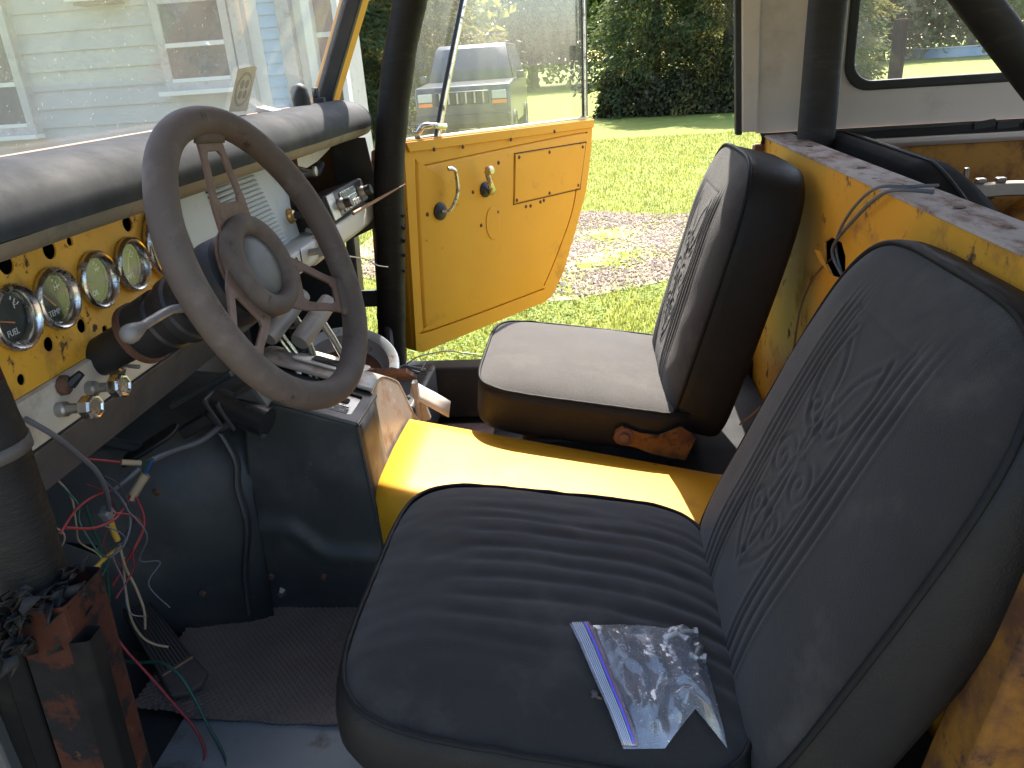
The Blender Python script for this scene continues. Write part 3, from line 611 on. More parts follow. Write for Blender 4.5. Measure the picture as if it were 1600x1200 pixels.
for i in range(60):           # torn tape flaps
    a = random.uniform(-.6, 3.6); q = Vector((-.606+.043*math.cos(a)+.01*random.random(), -.768-.044*math.sin(a), 1.120+random.uniform(-.042, .032)))
    d1 = Vector((math.cos(a)*.5+random.uniform(-.5, .5), -math.sin(a)*.5+random.uniform(-.4, .4), random.uniform(-1, .5))).normalized(); d2 = d1.cross(Vector((random.random(), random.random(), random.random()))).normalized()
    L_ = random.uniform(.010, .032); W_ = random.uniform(.004, .010)
    MB().grid([[q+d1*L_*u+d2*W_*v+d1.cross(d2)*(.012*u*u*math.sin(3*v+i)+.004*math.sin(9*u+i)) for v in (-1, -.4, .3, 1)] for u in (0, .3, .6, 1)]).build('torn_tape', tape, nl_, smooth=30, solid=.0008)
MB().prism([(-.80, .60), (-.56, .60), (-.56, .74), (-.66, .80), (-.80, .82)], lambda a, c, t: (a, t, c), -.80, -.79).build('kick_panel', blackpaint, car)
MB().box((-.70, -.815, .80), (.10, .02, .50)).build('door_pillar', blackpaint, car, bevel=.004)
MB().box((-.735, -.80, .985), (.055, .05, .05), Matrix.Rotation(R(20), 3, 'Y')).build('hinge_block', yellow_worn, car, bevel=.004)
MB().box((-.73, -.79, .90), (.08, .03, .025), Matrix.Rotation(R(-30), 3, 'Y')).build('hinge_strap', woodm, car, bevel=.003)

# ---- windshield
def ws(y, z, o_=0): return (-.706+(z-1.53)*.49+o_, y, z)
def ws_prism(poly, t0, t1): return MB().prism(poly, lambda a, c, t: ws(a, c, t), t0, t1)
wsf = ws_prism([(.705, 1.515), (.785, 1.515), (.785, 2.0), (.705, 2.0)], -.028, .030).build('windshield_frame', yellow, car, bevel=.006, label='yellow windshield pillar with a black rubber edge')
ws_prism([(-.785, 1.515), (-.705, 1.515), (-.705, 2.0), (-.785, 2.0)], -.028, .030).build('near_pillar', yellow, wsf, bevel=.006)
ws_prism([(-.785, 1.955), (.785, 1.955), (.785, 2.01), (-.785, 2.01)], -.03, .034).build('header_rail', yellow, wsf, bevel=.006)
ws_prism([(-.785, 1.50), (.785, 1.50), (.785, 1.527), (-.785, 1.527)], -.04, .006).build('cowl_rail', yellow_worn, wsf, bevel=.004)
for y in (.698,): ws_prism([(y-.014, 1.525), (y+.010, 1.525), (y+.010, 1.98), (y-.014, 1.98)], -.012, .036).build('rubber_seal', rubber, wsf, bevel=.003)
ws_prism([(-.70, 1.525), (.70, 1.525), (.70, 1.531), (-.70, 1.531)], -.006, .008).build('rubber_seal', rubber, wsf, bevel=.002)
MB().tube([ws(-.70, 1.5335, .008), ws(.70, 1.5335, .008)], .003, 6).build('rusty_bead', mat('pinkish_sealer', (.42, .24, .17), .8, var=.3, vscale=20), wsf)
ws_prism([(-.70, 1.528), (.70, 1.528), (.70, 1.975), (-.70, 1.975)], -.002, .002).build('windshield_glass', glass_ws, wsf, smooth=0, label='dusty windshield glass')
stk = ws_prism([(.135, 1.546), (.225, 1.542), (.220, 1.622), (.205, 1.626), (.130, 1.621)], .0025, .0032).build('windshield_sticker', mat('faded_sticker', (.60, .53, .45), .7, var=.3, vscale=60), car, smooth=0, label='peeling faded inspection sticker on the windshield')
ws_prism(circle2(.178, 1.584, .036, 24, .031), .0033, .0036).build('sticker_ring', mat('sticker_print', (.42, .36, .30), .7, var=.4, vscale=70), stk)
ws_prism(circle2(.178, 1.584, .030, 24, .026), .0037, .0040).build('sticker_center', mat('sticker_pale', (.62, .55, .47), .7, var=.3, vscale=90), stk)
for k in range(4):
    a = R(45+90*k); ws_prism(circle2(.178+.016*math.cos(a), 1.584+.013*math.sin(a), .009, 12, .008), .0041, .0043).build('sticker_mark', mat('sticker_mark', (.38, .33, .28), .7, var=.4, vscale=70), stk)
MB().prism([(-.708, 1.532), (-.68, 1.532), (-.665, 1.537), (-.70, 1.547)], lambda a, c, t: (a, t, c), .28, .33).build('loose_paper', papers, car, smooth=0)

# ---- hardtop, near roof
hard = empty('hardtop', None, None, parent=car); hard['label'] = 'white painted steel hardtop with chipped edges'
b = MB(); P = []
for i in range(13):
    x = -.50+2.35*i/12; P.append([(x, y, 1.975+.045*math.cos(y/.79*1.4)) for y in np.linspace(-.79, .79, 17)])
b.grid(P).build('roof', whitetop, hard, smooth=60, solid=.02)
sp = [(.405, 1.385), (.455, 1.385), (.455, 2.0), (.375, 2.0)]
MB().prism([(.392, 1.392), (.432, 1.392), (.412, 2.0), (.360, 2.0)], lambda a, c, t: (a, t, c), .765, .80).build('front_post', whitetop, hard, bevel=.004)
MB().prism([(.378, 1.385), (.394, 1.385), (.366, 2.0), (.345, 2.0)], lambda a, c, t: (a, t, c), .772, .80).build('door_weatherstrip', rubber, hard, bevel=.003)
wo = rnd_rect(.655, 1.62, 1.490, 1.93, .055, 8)
sheet_with_holes('side_panel', [(.432, 1.385), (1.82, 1.385), (1.82, 2.0), (.412, 2.0)], [wo], lambda a, c: (a, .795, c), .012, whitetop, hard, .002)
wf = rnd_rect(.640, 1.635, 1.475, 1.945, .065, 8)
gk = sheet_with_holes('window_gasket', wf, [rnd_rect(.664, 1.61, 1.499, 1.92, .048, 8)], lambda a, c: (a, .790, c), .018, rubber, hard, .005)
MB().prism(rnd_rect(.655, 1.62, 1.490, 1.93, .05, 8), lambda a, c, t: (a, t, c), .795, .799).build('rear_side_glass', glass_rear, hard, smooth=0, label='hazy rear side window glass')
b = MB(); b.prism([(1.80, 1.385), (1.82, 1.385), (1.82, 2.0), (1.80, 2.0)], lambda a, c, t: (a, t, c), -.79, -.55); b.prism([(1.80, 1.385), (1.82, 1.385), (1.82, 2.0), (1.80, 2.0)], lambda a, c, t: (a, t, c), .55, .79)
b.build('tail_posts', whitetop, hard)
sheet_with_holes('side_panel', [(.432, 1.385), (1.82, 1.385), (1.82, 2.0), (.412, 2.0)], [wo], lambda a, c: (a, -.795, c), .012, whitetop, hard, .002)
# belt rail, sealing strip, inner body side
b = MB(); b.grid([[(x, .785, 1.357+.005*noise.noise((x*9, 0, 0))), (x, .762, 1.360+.005*noise.noise((x*9, 1, 0))), (x, .757, 1.380+.006*noise.noise((x*8, 2, 0))), (x, .782, 1.386)] for x in np.linspace(.44, 1.80, 50)])
b.build('sealing_strip', rubber, hard, smooth=40)
for i in range(7): MB().box((.98+.06*i+.02*random.random(), .757, 1.372+.008*random.random()), (.05, .008, .012+.008*random.random()), Matrix.Rotation(random.uniform(-.3, .3), 3, 'Y')).build('torn_strip', rubber, hard, smooth=0)
MB().prism([(.765, 1.334), (.79, 1.334), (.79, 1.358), (.752, 1.358), (.752, 1.345)], lambda a, c, t: (t, a, c), .46, 1.82).build('belt_rail', whitetop, car, bevel=.003)
MB().prism([(.452, .60), (1.82, .60), (1.82, 1.335), (.452, 1.335)], lambda a, c, t: (a, t, c), .775, .80).build('inner_body_side', yellow_worn, car, label='inner body side with flaking yellow paint')
MB().prism([(.452, .60), (1.82, .60), (1.82, 1.375), (.452, 1.375)], lambda a, c, t: (a, t, c), -.80, -.775).build('inner_body_side', yellow_worn, car)
MB().box((1.15, 0, .72), (1.34, 1.54, .02)).build('cargo_floor', blackmetal, car)
MB().prism([(-.79, .7), (.79, .7), (.79, 1.36), (-.79, 1.36)], lambda a, c, t: (t, a, c), 1.81, 1.83).build('tailgate', yellow_worn, car)
# wheel arch with pale hoop
arch = [(.895+.40*(1-math.cos(t)), .735+.505*math.sin(t)) for t in np.linspace(.0, math.pi, 20)]
MB().prism([(x, z) for x, z in arch], lambda a, c, t: (a, t, c), .60, .774).build('wheel_arch', yellow_worn, car, smooth=30)
b = MB(); hoop = smoothpath([(.875, .595, 1.236), (.93, .59, 1.244), (1.0, .585, 1.247), (1.06, .58, 1.240), (1.12, .575, 1.21), (1.17, .57, 1.15)], 4)
b.grid([[p+Vector((0, 0, .018)), p+Vector((.0, -.006, .012)), p+Vector((0, -.006, -.014)), p+Vector((0, 0, -.018))] for p in hoop]); ap = b.build('arch_strap', creamdash, car, smooth=40, solid=.006, label='pale curved strap over the rear wheel arch')
MB().box((.883, .585, 1.278), (.010, .012, .045)).build('strap_pin', steel, ap, bevel=.002)
for x in (.92, .965): MB().box((x, .588, 1.268), (.022, .018, .012)).build('strap_clip', steel, ap, bevel=.003)
# folded rear seat behind the bulkhead
b = MB(); secs = []
for t in np.linspace(0, 1, 30):
    y = .74-.86*t; top_ = 1.392 - .010*t - .10*max(0, t-.72)**1.3*4
    if t < .12: top_ -= .02*(1-t/.12)**2
    secs.append([(.560, y, top_-.30), (.562, y, top_-.05), (.575, y, top_-.010), (.60, y, top_), (.64, y, top_-.004), (.675, y, top_-.03), (.70, y, top_-.10), (.71, y, top_-.32)])
rs = b.grid(secs).build('rear_seat', dirtyblack, car, smooth=60, label='folded dark vinyl rear seat behind the bulkhead')
MB().tube([Vector(s[3])+Vector((.012, 0, .001)) for s in secs], .0035, 6).build('piping', piping_m, rs)

# ---- yellow bulkhead behind the seats
sheet_with_holes('bulkhead', [(-.79, .60), (.775, .60), (.775, 1.376), (-.79, 1.376)], [[(.02, 1.20), (.10, 1.185), (.15, 1.20), (.165, 1.235), (.12, 1.255), (.06, 1.258), (.03, 1.24)]], lambda a, c: (.452, a, c), .004, yellow_rusty, car, label='yellow steel bulkhead behind the front seats with a torn hole')
bl = MB().prism([(.447, 1.3765), (.449, 1.3825), (.515, 1.384), (.519, 1.380), (.519, 1.36), (.515, 1.36), (.513, 1.3765)], lambda a, c, t: (a, t, c), -.79, .765).build('bulkhead_ledge', ledge_m, car, bevel=.0015, label='scraped rusty ledge along the top of the bulkhead')
for y in (.46, .10, -.30, -.50): MB().prism(circle2(.484, y, .008, 14), lambda a, c, t: (a, c, t), 1.3845, 1.3852).build('ledge_hole', rust_m, bl)
MB().prism([(.09, 1.192), (.145, 1.20), (.15, 1.225), (.10, 1.235)], lambda a, c, t: (.446+(t)-.02*(c-1.19)/.04, a, c), -.001, .001).build('bent_flap', yellow_rusty, car)
b = MB(); b.box((.60, .09, 1.22), (.002, .25, .2)); b.build('hole_backing', darkhole, car)
MB().prism([(.40, 1.10), (.447, 1.10), (.447, 1.36), (.425, 1.36)], lambda a, c, t: (a, t, c), .755, .79).build('lock_pillar', rust_door, car, bevel=.003)
MB().prism([(.36, .60), (.447, .60), (.447, 1.10), (.40, 1.10)], lambda a, c, t: (a, t, c), .755, .79).build('lock_pillar', rust_door, car, bevel=.003)
# near side pillar, lower right corner
np_ = MB().prism([(.30, .60), (.447, .60), (.447, 1.37), (.415, 1.37)], lambda a, c, t: (a, t, c), -.80, -.735).build('lock_pillar', rotten, car, bevel=.005, label='rusted yellow lock pillar beside the driver seat')
MB().tube([(.345, -.737, .70), (.425, -.737, 1.12), (.44, -.737, 1.36)], .006, 8).build('pillar_flange', rust_m, np_)
MB().lathe([(.016, 0), (.016, .004), (.010, .005), (.010, .014), (0, .014)], (.402, -.80, 1.05), (0, -1, 0), 6).build('bolt', rust_m, np_)

# ---- seats
def sq_map(u, v, n):
    m_ = max(abs(u), abs(v))
    if m_ < 1e-9: return 0., 0., 0.
    su, sv = u/m_, v/m_; s_ = 1/((abs(su)**n+abs(sv)**n)**(1/n)); return u*s_, v*s_, m_
def spiral(cx, cy, r0, r1, a0, a1, n=26): return [(cx+(r0+(r1-r0)*k/n)*math.cos(R(a0+(a1-a0)*k/n)), cy+(r0+(r1-r0)*k/n)*math.sin(R(a0+(a1-a0)*k/n))) for k in range(n+1)]
def scrolls():
    out = []
    for s in (-1, 1):
        out.append([(s*x, y) for x, y in spiral(.040, .30, .004, .036, 0, 500)])
        out.append([(s*x, y) for x, y in spiral(.030, .385, .004, .030, 200, -220)])
        out.append([(s*x, y) for x, y in spiral(.034, .225, .003, .026, 90, 520)])
        out.append([(s*p.x, p.y) for p in smoothpath([(.0, .165, 0), (.014, .21, 0), (.010, .26, 0), (.004, .33, 0), (.02, .43, 0), (.055, .475, 0)], 8)])
        out.append([(s*p.x, p.y) for p in smoothpath([(.012, .36, 0), (.055, .385, 0), (.072, .44, 0), (.065, .49, 0)], 8)])
        out.append([(s*p.x, p.y) for p in smoothpath([(.01, .15, 0), (.04, .18, 0), (.065, .23, 0), (.075, .30, 0)], 8)])
    return out
SCR = scrolls()
def seg_dist(Y, Z, pl_):
    d = np.full(Y.shape, 9.)
    for (a0, b0), (a1, b1) in zip(pl_[:-1], pl_[1:]):
        dx, dy = a1-a0, b1-b0; L2 = dx*dx+dy*dy+1e-12
        t = np.clip(((Y-a0)*dx+(Z-b0)*dy)/L2, 0, 1); d = np.minimum(d, np.hypot(Y-a0-t*dx, Z-b0-t*dy))
    return d
def front_seat(label, yc, xf, zf, tilt, bx, bz, recl, pleat, seed, hw=.25, box=False):
    ne = 6. if box else 5.; cr = .45 if box else 1.
    st_ = empty('front_seat', None, None, parent=car); st_['label'] = label
    # cushion
    al = R(tilt); ex = Vector((math.cos(al), 0, -math.sin(al))); ey = Vector((0, 1, 0)); en = Vector((math.sin(al), 0, math.cos(al)))
    a_, c0 = .255, Vector((xf, yc, zf)) ; c0 = c0 + ex*a_
    def outl(su, sv):
        return ex*(a_*su) + ey*(hw*sv*(1.0+.03*su))
    n = 150; P = []
    for i in range(n+1):
        row = []
        for j in range(n+1):
            u = -1+2*i/n; v = -1+2*j/n; a, c, m_ = sq_map(u, v, ne)
            y_ = hw*c
            h = .042*cr*(1-m_**2.6) + .010*(1-m_**10)
            if pleat:
                g = 0
                for k in range(-4, 5):
                    yy = y_-k*.038-.005*noise.noise((a*2, k*3.1, seed))
                    st = min(1, max(0, (a+.62)/.2))*(1 if abs(k) < 4 else .6)
                    g -= .0024*math.exp(-(yy/.009)**2)*st*(.55+.45*noise.noise((a*3+k, k*1.7, seed+3)))
                    g += .0016*math.exp(-((abs(yy)-.013)/.010)**2)*st
                h += g + .0028*noise.noise((a*1.5, y_*22, seed)) + .0016*noise.noise((a*6, y_*40, seed+7))
            else:
                h += .0022*noise.noise((a*3, y_*10, seed))
                h -= .003*math.exp(-((a-.78)/.16)**2)*max(0, math.sin(y_*150+4*noise.noise((a*4, y_*8, 1))))*max(0, noise.noise((y_*9, a*2, 5)))
            row.append(c0+outl(a, c)+en*h)
        P.append(row)
    MB().grid(P).build('cushion', lightened if box else fabric, st_, smooth=80, fix=False)
    ring = []
    for k in range(160):
        t = 2*math.pi*k/160; m_ = max(abs(math.cos(t)), abs(math.sin(t))); a, c, _ = sq_map(math.cos(t)/m_, math.sin(t)/m_, ne); ring.append((a, c))
    dep = [(0, 0), (.006, -.006), (.010, -.02), (.011, -.045), (.008, -.075), (.0, -.095), (-.02, -.10), (-.2, -.10)]
    if box: dep = [(0, 0), (.003, -.002), (.004, -.02), (.003, -.05), (.001, -.085), (-.003, -.098), (-.012, -.104), (-.2, -.104)]
    P = []
    for d0, h0 in dep:
        P.append([c0+outl(a, c)*(1+d0/.25)+en*(h0+.004*noise.noise((a*6, c*6, h0*30+seed))*(h0 < -.005)) for a, c in ring+[ring[0]]])
    MB().grid(P).build('cushion_side', vinyl, st_, smooth=60)
    MB().tube([c0+outl(a, c)*1.012+en*(.001+.0018*noise.noise((a*9, c*9, seed))) for a, c in ring], .0038, 8, closed=True).build('piping', piping_m, st_, smooth=80)
    # backrest
    rh = R(recl); ev = Vector((math.sin(rh), 0, math.cos(rh))); fn_ = Vector((-math.cos(rh), 0, math.sin(rh))); p0 = Vector((bx, yc, bz)); H = .60
    def ob(c, d):     # c across -1..1, d up -1..1
        wd = hw*(1-.05*max(0, d)**2-.02*max(0, -d))
        return ey*(wd*c)+ev*(H/2*(d+1))
    nn = 220; A = np.linspace(-1, 1, nn+1); Y = np.zeros((nn+1, nn+1)); Z = Y.copy(); Mx = Y.copy(); Cc = Y.copy(); Dd = Y.copy()
    for i, u in enumerate(A):
        for j, v in enumerate(A):
            c, d, m_ = sq_map(u, v, 4.6 if v > 0 else 7.); Cc[i, j], Dd[i, j], Mx[i, j] = c, d, m_
    Y = hw*Cc; Z = H/2*(Dd+1)
    hgt = .028*(1-Mx**3)+.010*(1-Mx**12)
    top_ = 1/(1+np.exp((Z-.515)*90))
    g = np.zeros_like(Y)
    for k in (-1, 1):
        for y0, dy in ((.092, .014), (.112, .010), (.132, .006), (.080, .018)):
            yy = Y-k*(y0+dy*(Z/.5-.5))
            g -= .0015*np.exp(-(yy/.0030)**2)*top_*(Z > .01)
            g += .0008*np.exp(-((np.abs(yy)-.008)/.004)**2)*top_
    inside = (np.abs(Y) < .095)
    for pl_ in SCR:
        d = seg_dist(Y, Z, pl_); g -= .0011*np.exp(-(d/.0030)**2); g += .0007*np.exp(-((d-.009)/.005)**2)
    zt = Z-.512; g -= .0018*np.exp(-(zt/.0035)**2)*(np.abs(Y) < .098)
    hgt = hgt+g
    P = [[p0+ob(Cc[i, j], Dd[i, j])+fn_*(hgt[i, j]+.0015*noise.noise((Y[i, j]*12, Z[i, j]*12, seed))) for j in range(nn+1)] for i in range(nn+1)]
    MB().grid(P).build('backrest', fabric, st_, smooth=80, fix=False)
    ring = []
    for k in range(160):
        t = 2*math.pi*k/160; cu, cv = math.cos(t), math.sin(t); m_ = max(abs(cu), abs(cv)); c, d, _ = sq_map(cu/m_, cv/m_, 4.6 if cv > 0 else 7.); ring.append((c, d))
    ctr = ev*H/2; P = []
    prof_ = ((1, 0), (1.008, .003), (1.012, .02), (1.014, .06), (1.012, .10), (1.0, .112), (.97, .118), (.0, .120)) if box else ((1, 0), (1.03, .006), (1.045, .025), (1.045, .055), (1.03, .085), (.99, .102), (.93, .108), (.0, .110))
    for sc, bk in prof_:
        P.append([p0+ctr+(ob(c, d)-ctr)*sc-fn_*(bk+.003*noise.noise((c*5, d*5, bk*20+seed))*(0 < bk < .1)) for c, d in ring+[ring[0]]])
    MB().grid(P).build('backrest_side', vinyl, st_, smooth=60)
    MB().tube([p0+ctr+(ob(c, d)-ctr)*1.008+fn_*.0005 for c, d in ring], .0042, 8, closed=True).build('piping', piping_m, st_, smooth=80)
    # stand and hinge brackets
    MB().box((xf+.27, yc, .70), (.36, .36, .17)).build('seat_riser', blackmetal, st_, bevel=.01)
    for s in (-1, 1):
        yb = yc+s*(hw+.016)
        bp_ = Vector((xf+.325, yb, zf-.112)); q2 = Vector((bx+.085, yb, bz-.035))
        d = (q2-bp_).normalized(); u2 = Vector((-d.z, 0, d.x))
        pl2 = [(-.022, -.012), (-.012, -.022), (.03, -.020), (.07, -.026), (.145, -.022), (.150, .04), (.11, .055), (.07, .022), (.03, .016), (-.012, .022), (-.022, .010)]
        br = MB().prism(pl2, lambda a, c, t: bp_+d*a+u2*c+Vector((0, t, 0)), -.003, .003).build('hinge_bracket', rotten, st_, bevel=.0015)
        MB().lathe([(.021, 0), (.021, .003), (.011, .004), (.011, .011), (.007, .013), (0, .013)], bp_+Vector((0, s*.003, 0)), (0, s, 0), 16).build('hinge_bolt', rust_m, st_)
    return st_
front_seat('black cloth driver bucket seat with scroll embossed backrest', -.478, -.325, .925, 8.5, .160, .800, 24, True, 1.3, .278)
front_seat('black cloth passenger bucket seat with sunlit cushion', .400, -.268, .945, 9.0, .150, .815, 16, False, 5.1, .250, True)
MB().box((.30, .44, .66), (.28, .60, .13)).build('floor_blackout_box', darkhole, car, bevel=.006)  # near-black boxes added to hide the sunlit floor behind the seats
MB().box((.30, -.44, .66), (.28, .60, .13)).build('floor_blackout_box', darkhole, car, bevel=.006)
# passenger floor: rail plate, sill
pt = MB().prism([(-.50, .42), (-.30, .42), (-.30, .66), (-.50, .66)], lambda a, c, t: (a, c, t), .605, .618).build('seat_rail_plate', redplate, car, bevel=.003, label='brown slotted seat rail plate with a bolt')
MB().prism(rnd_rect(-.45, -.40, .520, .532, .005), lambda a, c, t: (a, c, t), .6182, .6190).build('slot', darkhole, pt)
MB().lathe([(.018, 0), (.018, .003), (.010, .004), (.010, .012), (0, .012)], (-.345, .525, .618), (0, 0, 1), 6).build('bolt', rust_m, pt)
MB().prism([(.735, .60), (.80, .60), (.80, .765), (.785, .772), (.735, .765)], lambda a, c, t: (t, a, c), -.74, .45).build('door_sill', blackpaint, car, bevel=.006)
MB().prism([(-.735, .60), (-.80, .60), (-.80, .72), (-.735, .72)], lambda a, c, t: (t, a, c), -.60, .45).build('door_sill', blackpaint, car, bevel=.006)
for (x, y, a) in ((-.36, .26, .3), (-.30, .30, -.4), (-.42, .33, .8)):
    MB().grid([[Vector((x, y, .64))+Matrix.Rotation(a, 3, 'Z') @ Vector((u*.05, v*.03, .012*noise.noise((u*3, v*3, x*9))+.01*u)) for v in (-1, -.3, .4, 1)] for u in (-1, -.4, .2, 1)]).build('torn_card', papers, car, smooth=0, solid=.002)

# ---- passenger door, swung open
dH = Vector((-.515, .80, 0)); da = R(56); dd = Vector((math.cos(da), math.sin(da), 0)); dn = Vector((math.sin(da), -math.cos(da), 0))
dp = lambda s, z, t=0: tuple(dH+dd*s+Vector((0, 0, z))+dn*t)
door = empty('passenger_door', None, None, parent=car); door['label'] = 'open yellow passenger door with bare inner panel'
outl_ = [(-.045, .812), (-.02, .80), (.60, .792), (.64, .800), (.665, .82), (.72, .874), (.80, 1.0), (.88, 1.14), (.92, 1.28), (.936, 1.392), (.0, 1.418)]
outl_ = [(a, c) for a, c in outl_]
MB().prism(outl_, lambda a, c, t: dp(a, c, t), -.055, -.012).build('door_shell', yellow, door, bevel=.010, seg=3)
# inner panel, pressed: grid over the outline with a raised centre
ins = [(.045, 1.345), (.03, 1.33), (-.005, .92), (.0, .875), (.02, .855), (.56, .840), (.60, .85), (.70, .96), (.80, 1.10), (.845, 1.26), (.855, 1.33), (.84, 1.352)]
ins = [(p.x, p.y) for p in smoothpath([(a, c, 0) for a, c in ins+[ins[0]]], 5)][:-1]
sheet_with_holes('inner_panel', outl_, [ins], lambda a, c: dp(a, c, -.006), .012, yellow, door, .003)
ctr = (sum(a for a, c in ins)/len(ins), sum(c for a, c in ins)/len(ins))
P = []
for sc, h in ((1, -.008), (.992, -.0055), (.984, -.002), (.974, .0005), (.962, .001), (.5, .0015), (.0, .001)):
    P.append([dp(ctr[0]+(a-ctr[0])*sc, ctr[1]+(c-ctr[1])*sc, h) for a, c in ins+[ins[0]]])
MB().grid(P).build('pressed_panel', yellow, door, smooth=60)
MB().prism([(.012, 1.386), (.93, 1.362), (.934, 1.390), (.0, 1.414)], lambda a, c, t: dp(a, c, t), .001, .008).build('belt_flange', yellow, door, bevel=.002)
cv = MB().prism([(.478, 1.322), (.882, 1.312), (.836, 1.160), (.458, 1.170)], lambda a, c, t: dp(a, c, t), .0012, .0048).build('access_cover', yellow, door, bevel=.002)
b = MB(); b.tube([dp(a, c, .0016) for a, c in ((.474, 1.326), (.887, 1.316), (.840, 1.156), (.453, 1.166))], .0018, 6, closed=True); b.build('cover_shade_line', darkhole, door)  # near-black bead painted in as the shade line round the cover
scr = MB().lathe([(0, .0035), (.004, .003), (.0065, 0)], (0, 0, 0), dn, 10).build('screw', rust_m, door)
sm = scr.data; first = True
for s_, z in ((.107, 1.383), (.228, 1.376), (.455, 1.372), (.689, 1.372), (.263, 1.237), (.351, 1.261), (.289, 1.129), (.060, 1.205), (.373, 1.156), (.394, 1.308), (.495, 1.312), (.66, 1.308), (.86, 1.302), (.825, 1.172), (.65, 1.172), (.470, 1.178), (.52, 1.148), (.545, 1.146), (.60, 1.150), (.62, 1.152)):
    o = scr if first else bpy.data.objects.new('screw', sm)
    if not first: col.objects.link(o); o.parent = door
    o.location = dp(s_, z, .0045 if z > 1.165 and .45 < s_ < .88 and z < 1.33 else (.008 if z > 1.36 else .0012)); first = False
MB().prism(circle2(.345, 1.125, .034, 24, .052), lambda a, c, t: dp(a, c, t), .0008, .0035).build('pressed_oval', yellow, door, bevel=.0015)
# inside handle and window crank
h0 = dp(.112, 1.205, 0)
ih = MB().lathe([(.026, 0), (.026, .006), (.020, .012), (.010, .013), (0, .013)], h0, dn, 24).build('inside_handle', blackplastic, door)
q = Vector(h0)
MB().tube(smoothpath([q+dn*.012, q+dn*.030+dd*.016+Vector((0, 0, .004)), q+dn*.036+dd*.045+Vector((0, 0, .045)), q+dn*.036+dd*.048+Vector((0, 0, .10)), q+dn*.038+dd*.036+Vector((0, 0, .118)), q+dn*.034+dd*.018+Vector((0, 0, .121))], 6), [.008]*31, 12, flat=.7).build('handle_bar', chrome, ih)
h0 = dp(.320, 1.236, 0); q = Vector(h0)
wk = MB().lathe([(.024, 0), (.024, .006), (.018, .012), (.010, .014), (0, .014)], h0, dn, 24).build('window_crank', blackplastic, door)
MB().tube([q+dn*.012+dd*.018+Vector((0, 0, -.016)), q+dn*.028+dd*.004, q+dn*.036-dd*.018+Vector((0, 0, .036)), q+dn*.036-dd*.026+Vector((0, 0, .062))], [.010, .0105, .008, .007], 12, flat=.6).build('crank_arm', chrome, wk)
MB().lathe([(.006, 0), (.0125, .004), (.0135, .016), (.011, .024), (0, .025)], q+dn*.036-dd*.026+Vector((0, 0, .064)), dn, 16).build('crank_knob', chrome, wk)
# window: frame, division bar, panes, vent latch
frz = MB(); frz.tube([dp(.925, 1.38, -.028), dp(.932, 1.60, -.028), dp(.938, 1.99, -.028)], .011, 8)
frz.build('window_frame', rubber, door, smooth=30)
MB().tube([dp(.912, 1.39, -.016), dp(.925, 1.98, -.016)], .004, 6).build('frame_trim', chrome, door)
MB().tube([dp(-.04, 1.41, -.03), dp(.12, 1.72, -.03), dp(.30, 1.97, -.03), dp(.938, 1.99, -.03)], .012, 8).build('window_frame', rubber, door)
dv = MB().tube([dp(.150, 1.40, -.022), dp(.205, 1.53, -.022), dp(.330, 1.80, -.022), dp(.42, 1.98, -.022)], .013, 10, flat=.8).build('division_bar', chrome, door)
MB().tube([dp(.137, 1.40, -.018), dp(.192, 1.53, -.018), dp(.317, 1.80, -.018), dp(.407, 1.98, -.018)], .006, 8).build('bar_seal', rubber, door)
MB().prism([(.155, 1.405), (.925, 1.388), (.936, 1.985), (.42, 1.985), (.33, 1.80)], lambda a, c, t: dp(a, c, t), -.032, -.028).build('door_glass', glass_door, door, smooth=0, label='dirty sliding door glass')
MB().prism([(-.03, 1.41), (.145, 1.407), (.31, 1.78), (.38, 1.95), (.29, 1.95), (.12, 1.70)], lambda a, c, t: dp(a, c, t), -.032, -.028).build('vent_glass', glass_door, door, smooth=0, label='triangular vent window glass')
MB().tube([dp(.155, 1.412, -.018), dp(.925, 1.396, -.018)], .006, 6).build('glass_channel', steel, door)
MB().tube([dp(-.03, 1.415, -.018), dp(.145, 1.413, -.018)], .009, 6).build('vent_seal', rubber, door)
vl = MB().tube(smoothpath([dp(.075, 1.430, -.018), dp(.085, 1.448, -.004), dp(.105, 1.448, .006), dp(.16, 1.440, .010)], 5), [.009]*16, 10).build('vent_latch', chrome, door)
# door hinge pillar (rusty) and dark gap posts
hpl = MB().prism([(-.665, .62), (-.585, .62), (-.565, 1.20), (-.548, 1.38), (-.575, 1.41), (-.600, 1.40), (-.625, 1.20)], lambda a, c, t: (a, t, c), .758, .80).build('hinge_pillar', rust_door, car, bevel=.005, label='rusty door hinge pillar with flaking yellow paint')
for z in (1.30, 1.06, .90): MB().lathe([(.012, 0), (.011, .006), (0, .007)], (-.600, .757, z), (0, -1, 0), 8).build('bolt', rust_m, hpl)
MB().prism([(-.735, .60), (-.700, .60), (-.675, 1.18), (-.700, 1.18)], lambda a, c, t: (a, t, c), .735, .79).build('cowl_post', blackpaint, car, bevel=.004)
MB().box((-.645, .755, .985), (.11, .012, .05)).build('check_strap', blackmetal, car, bevel=.003)

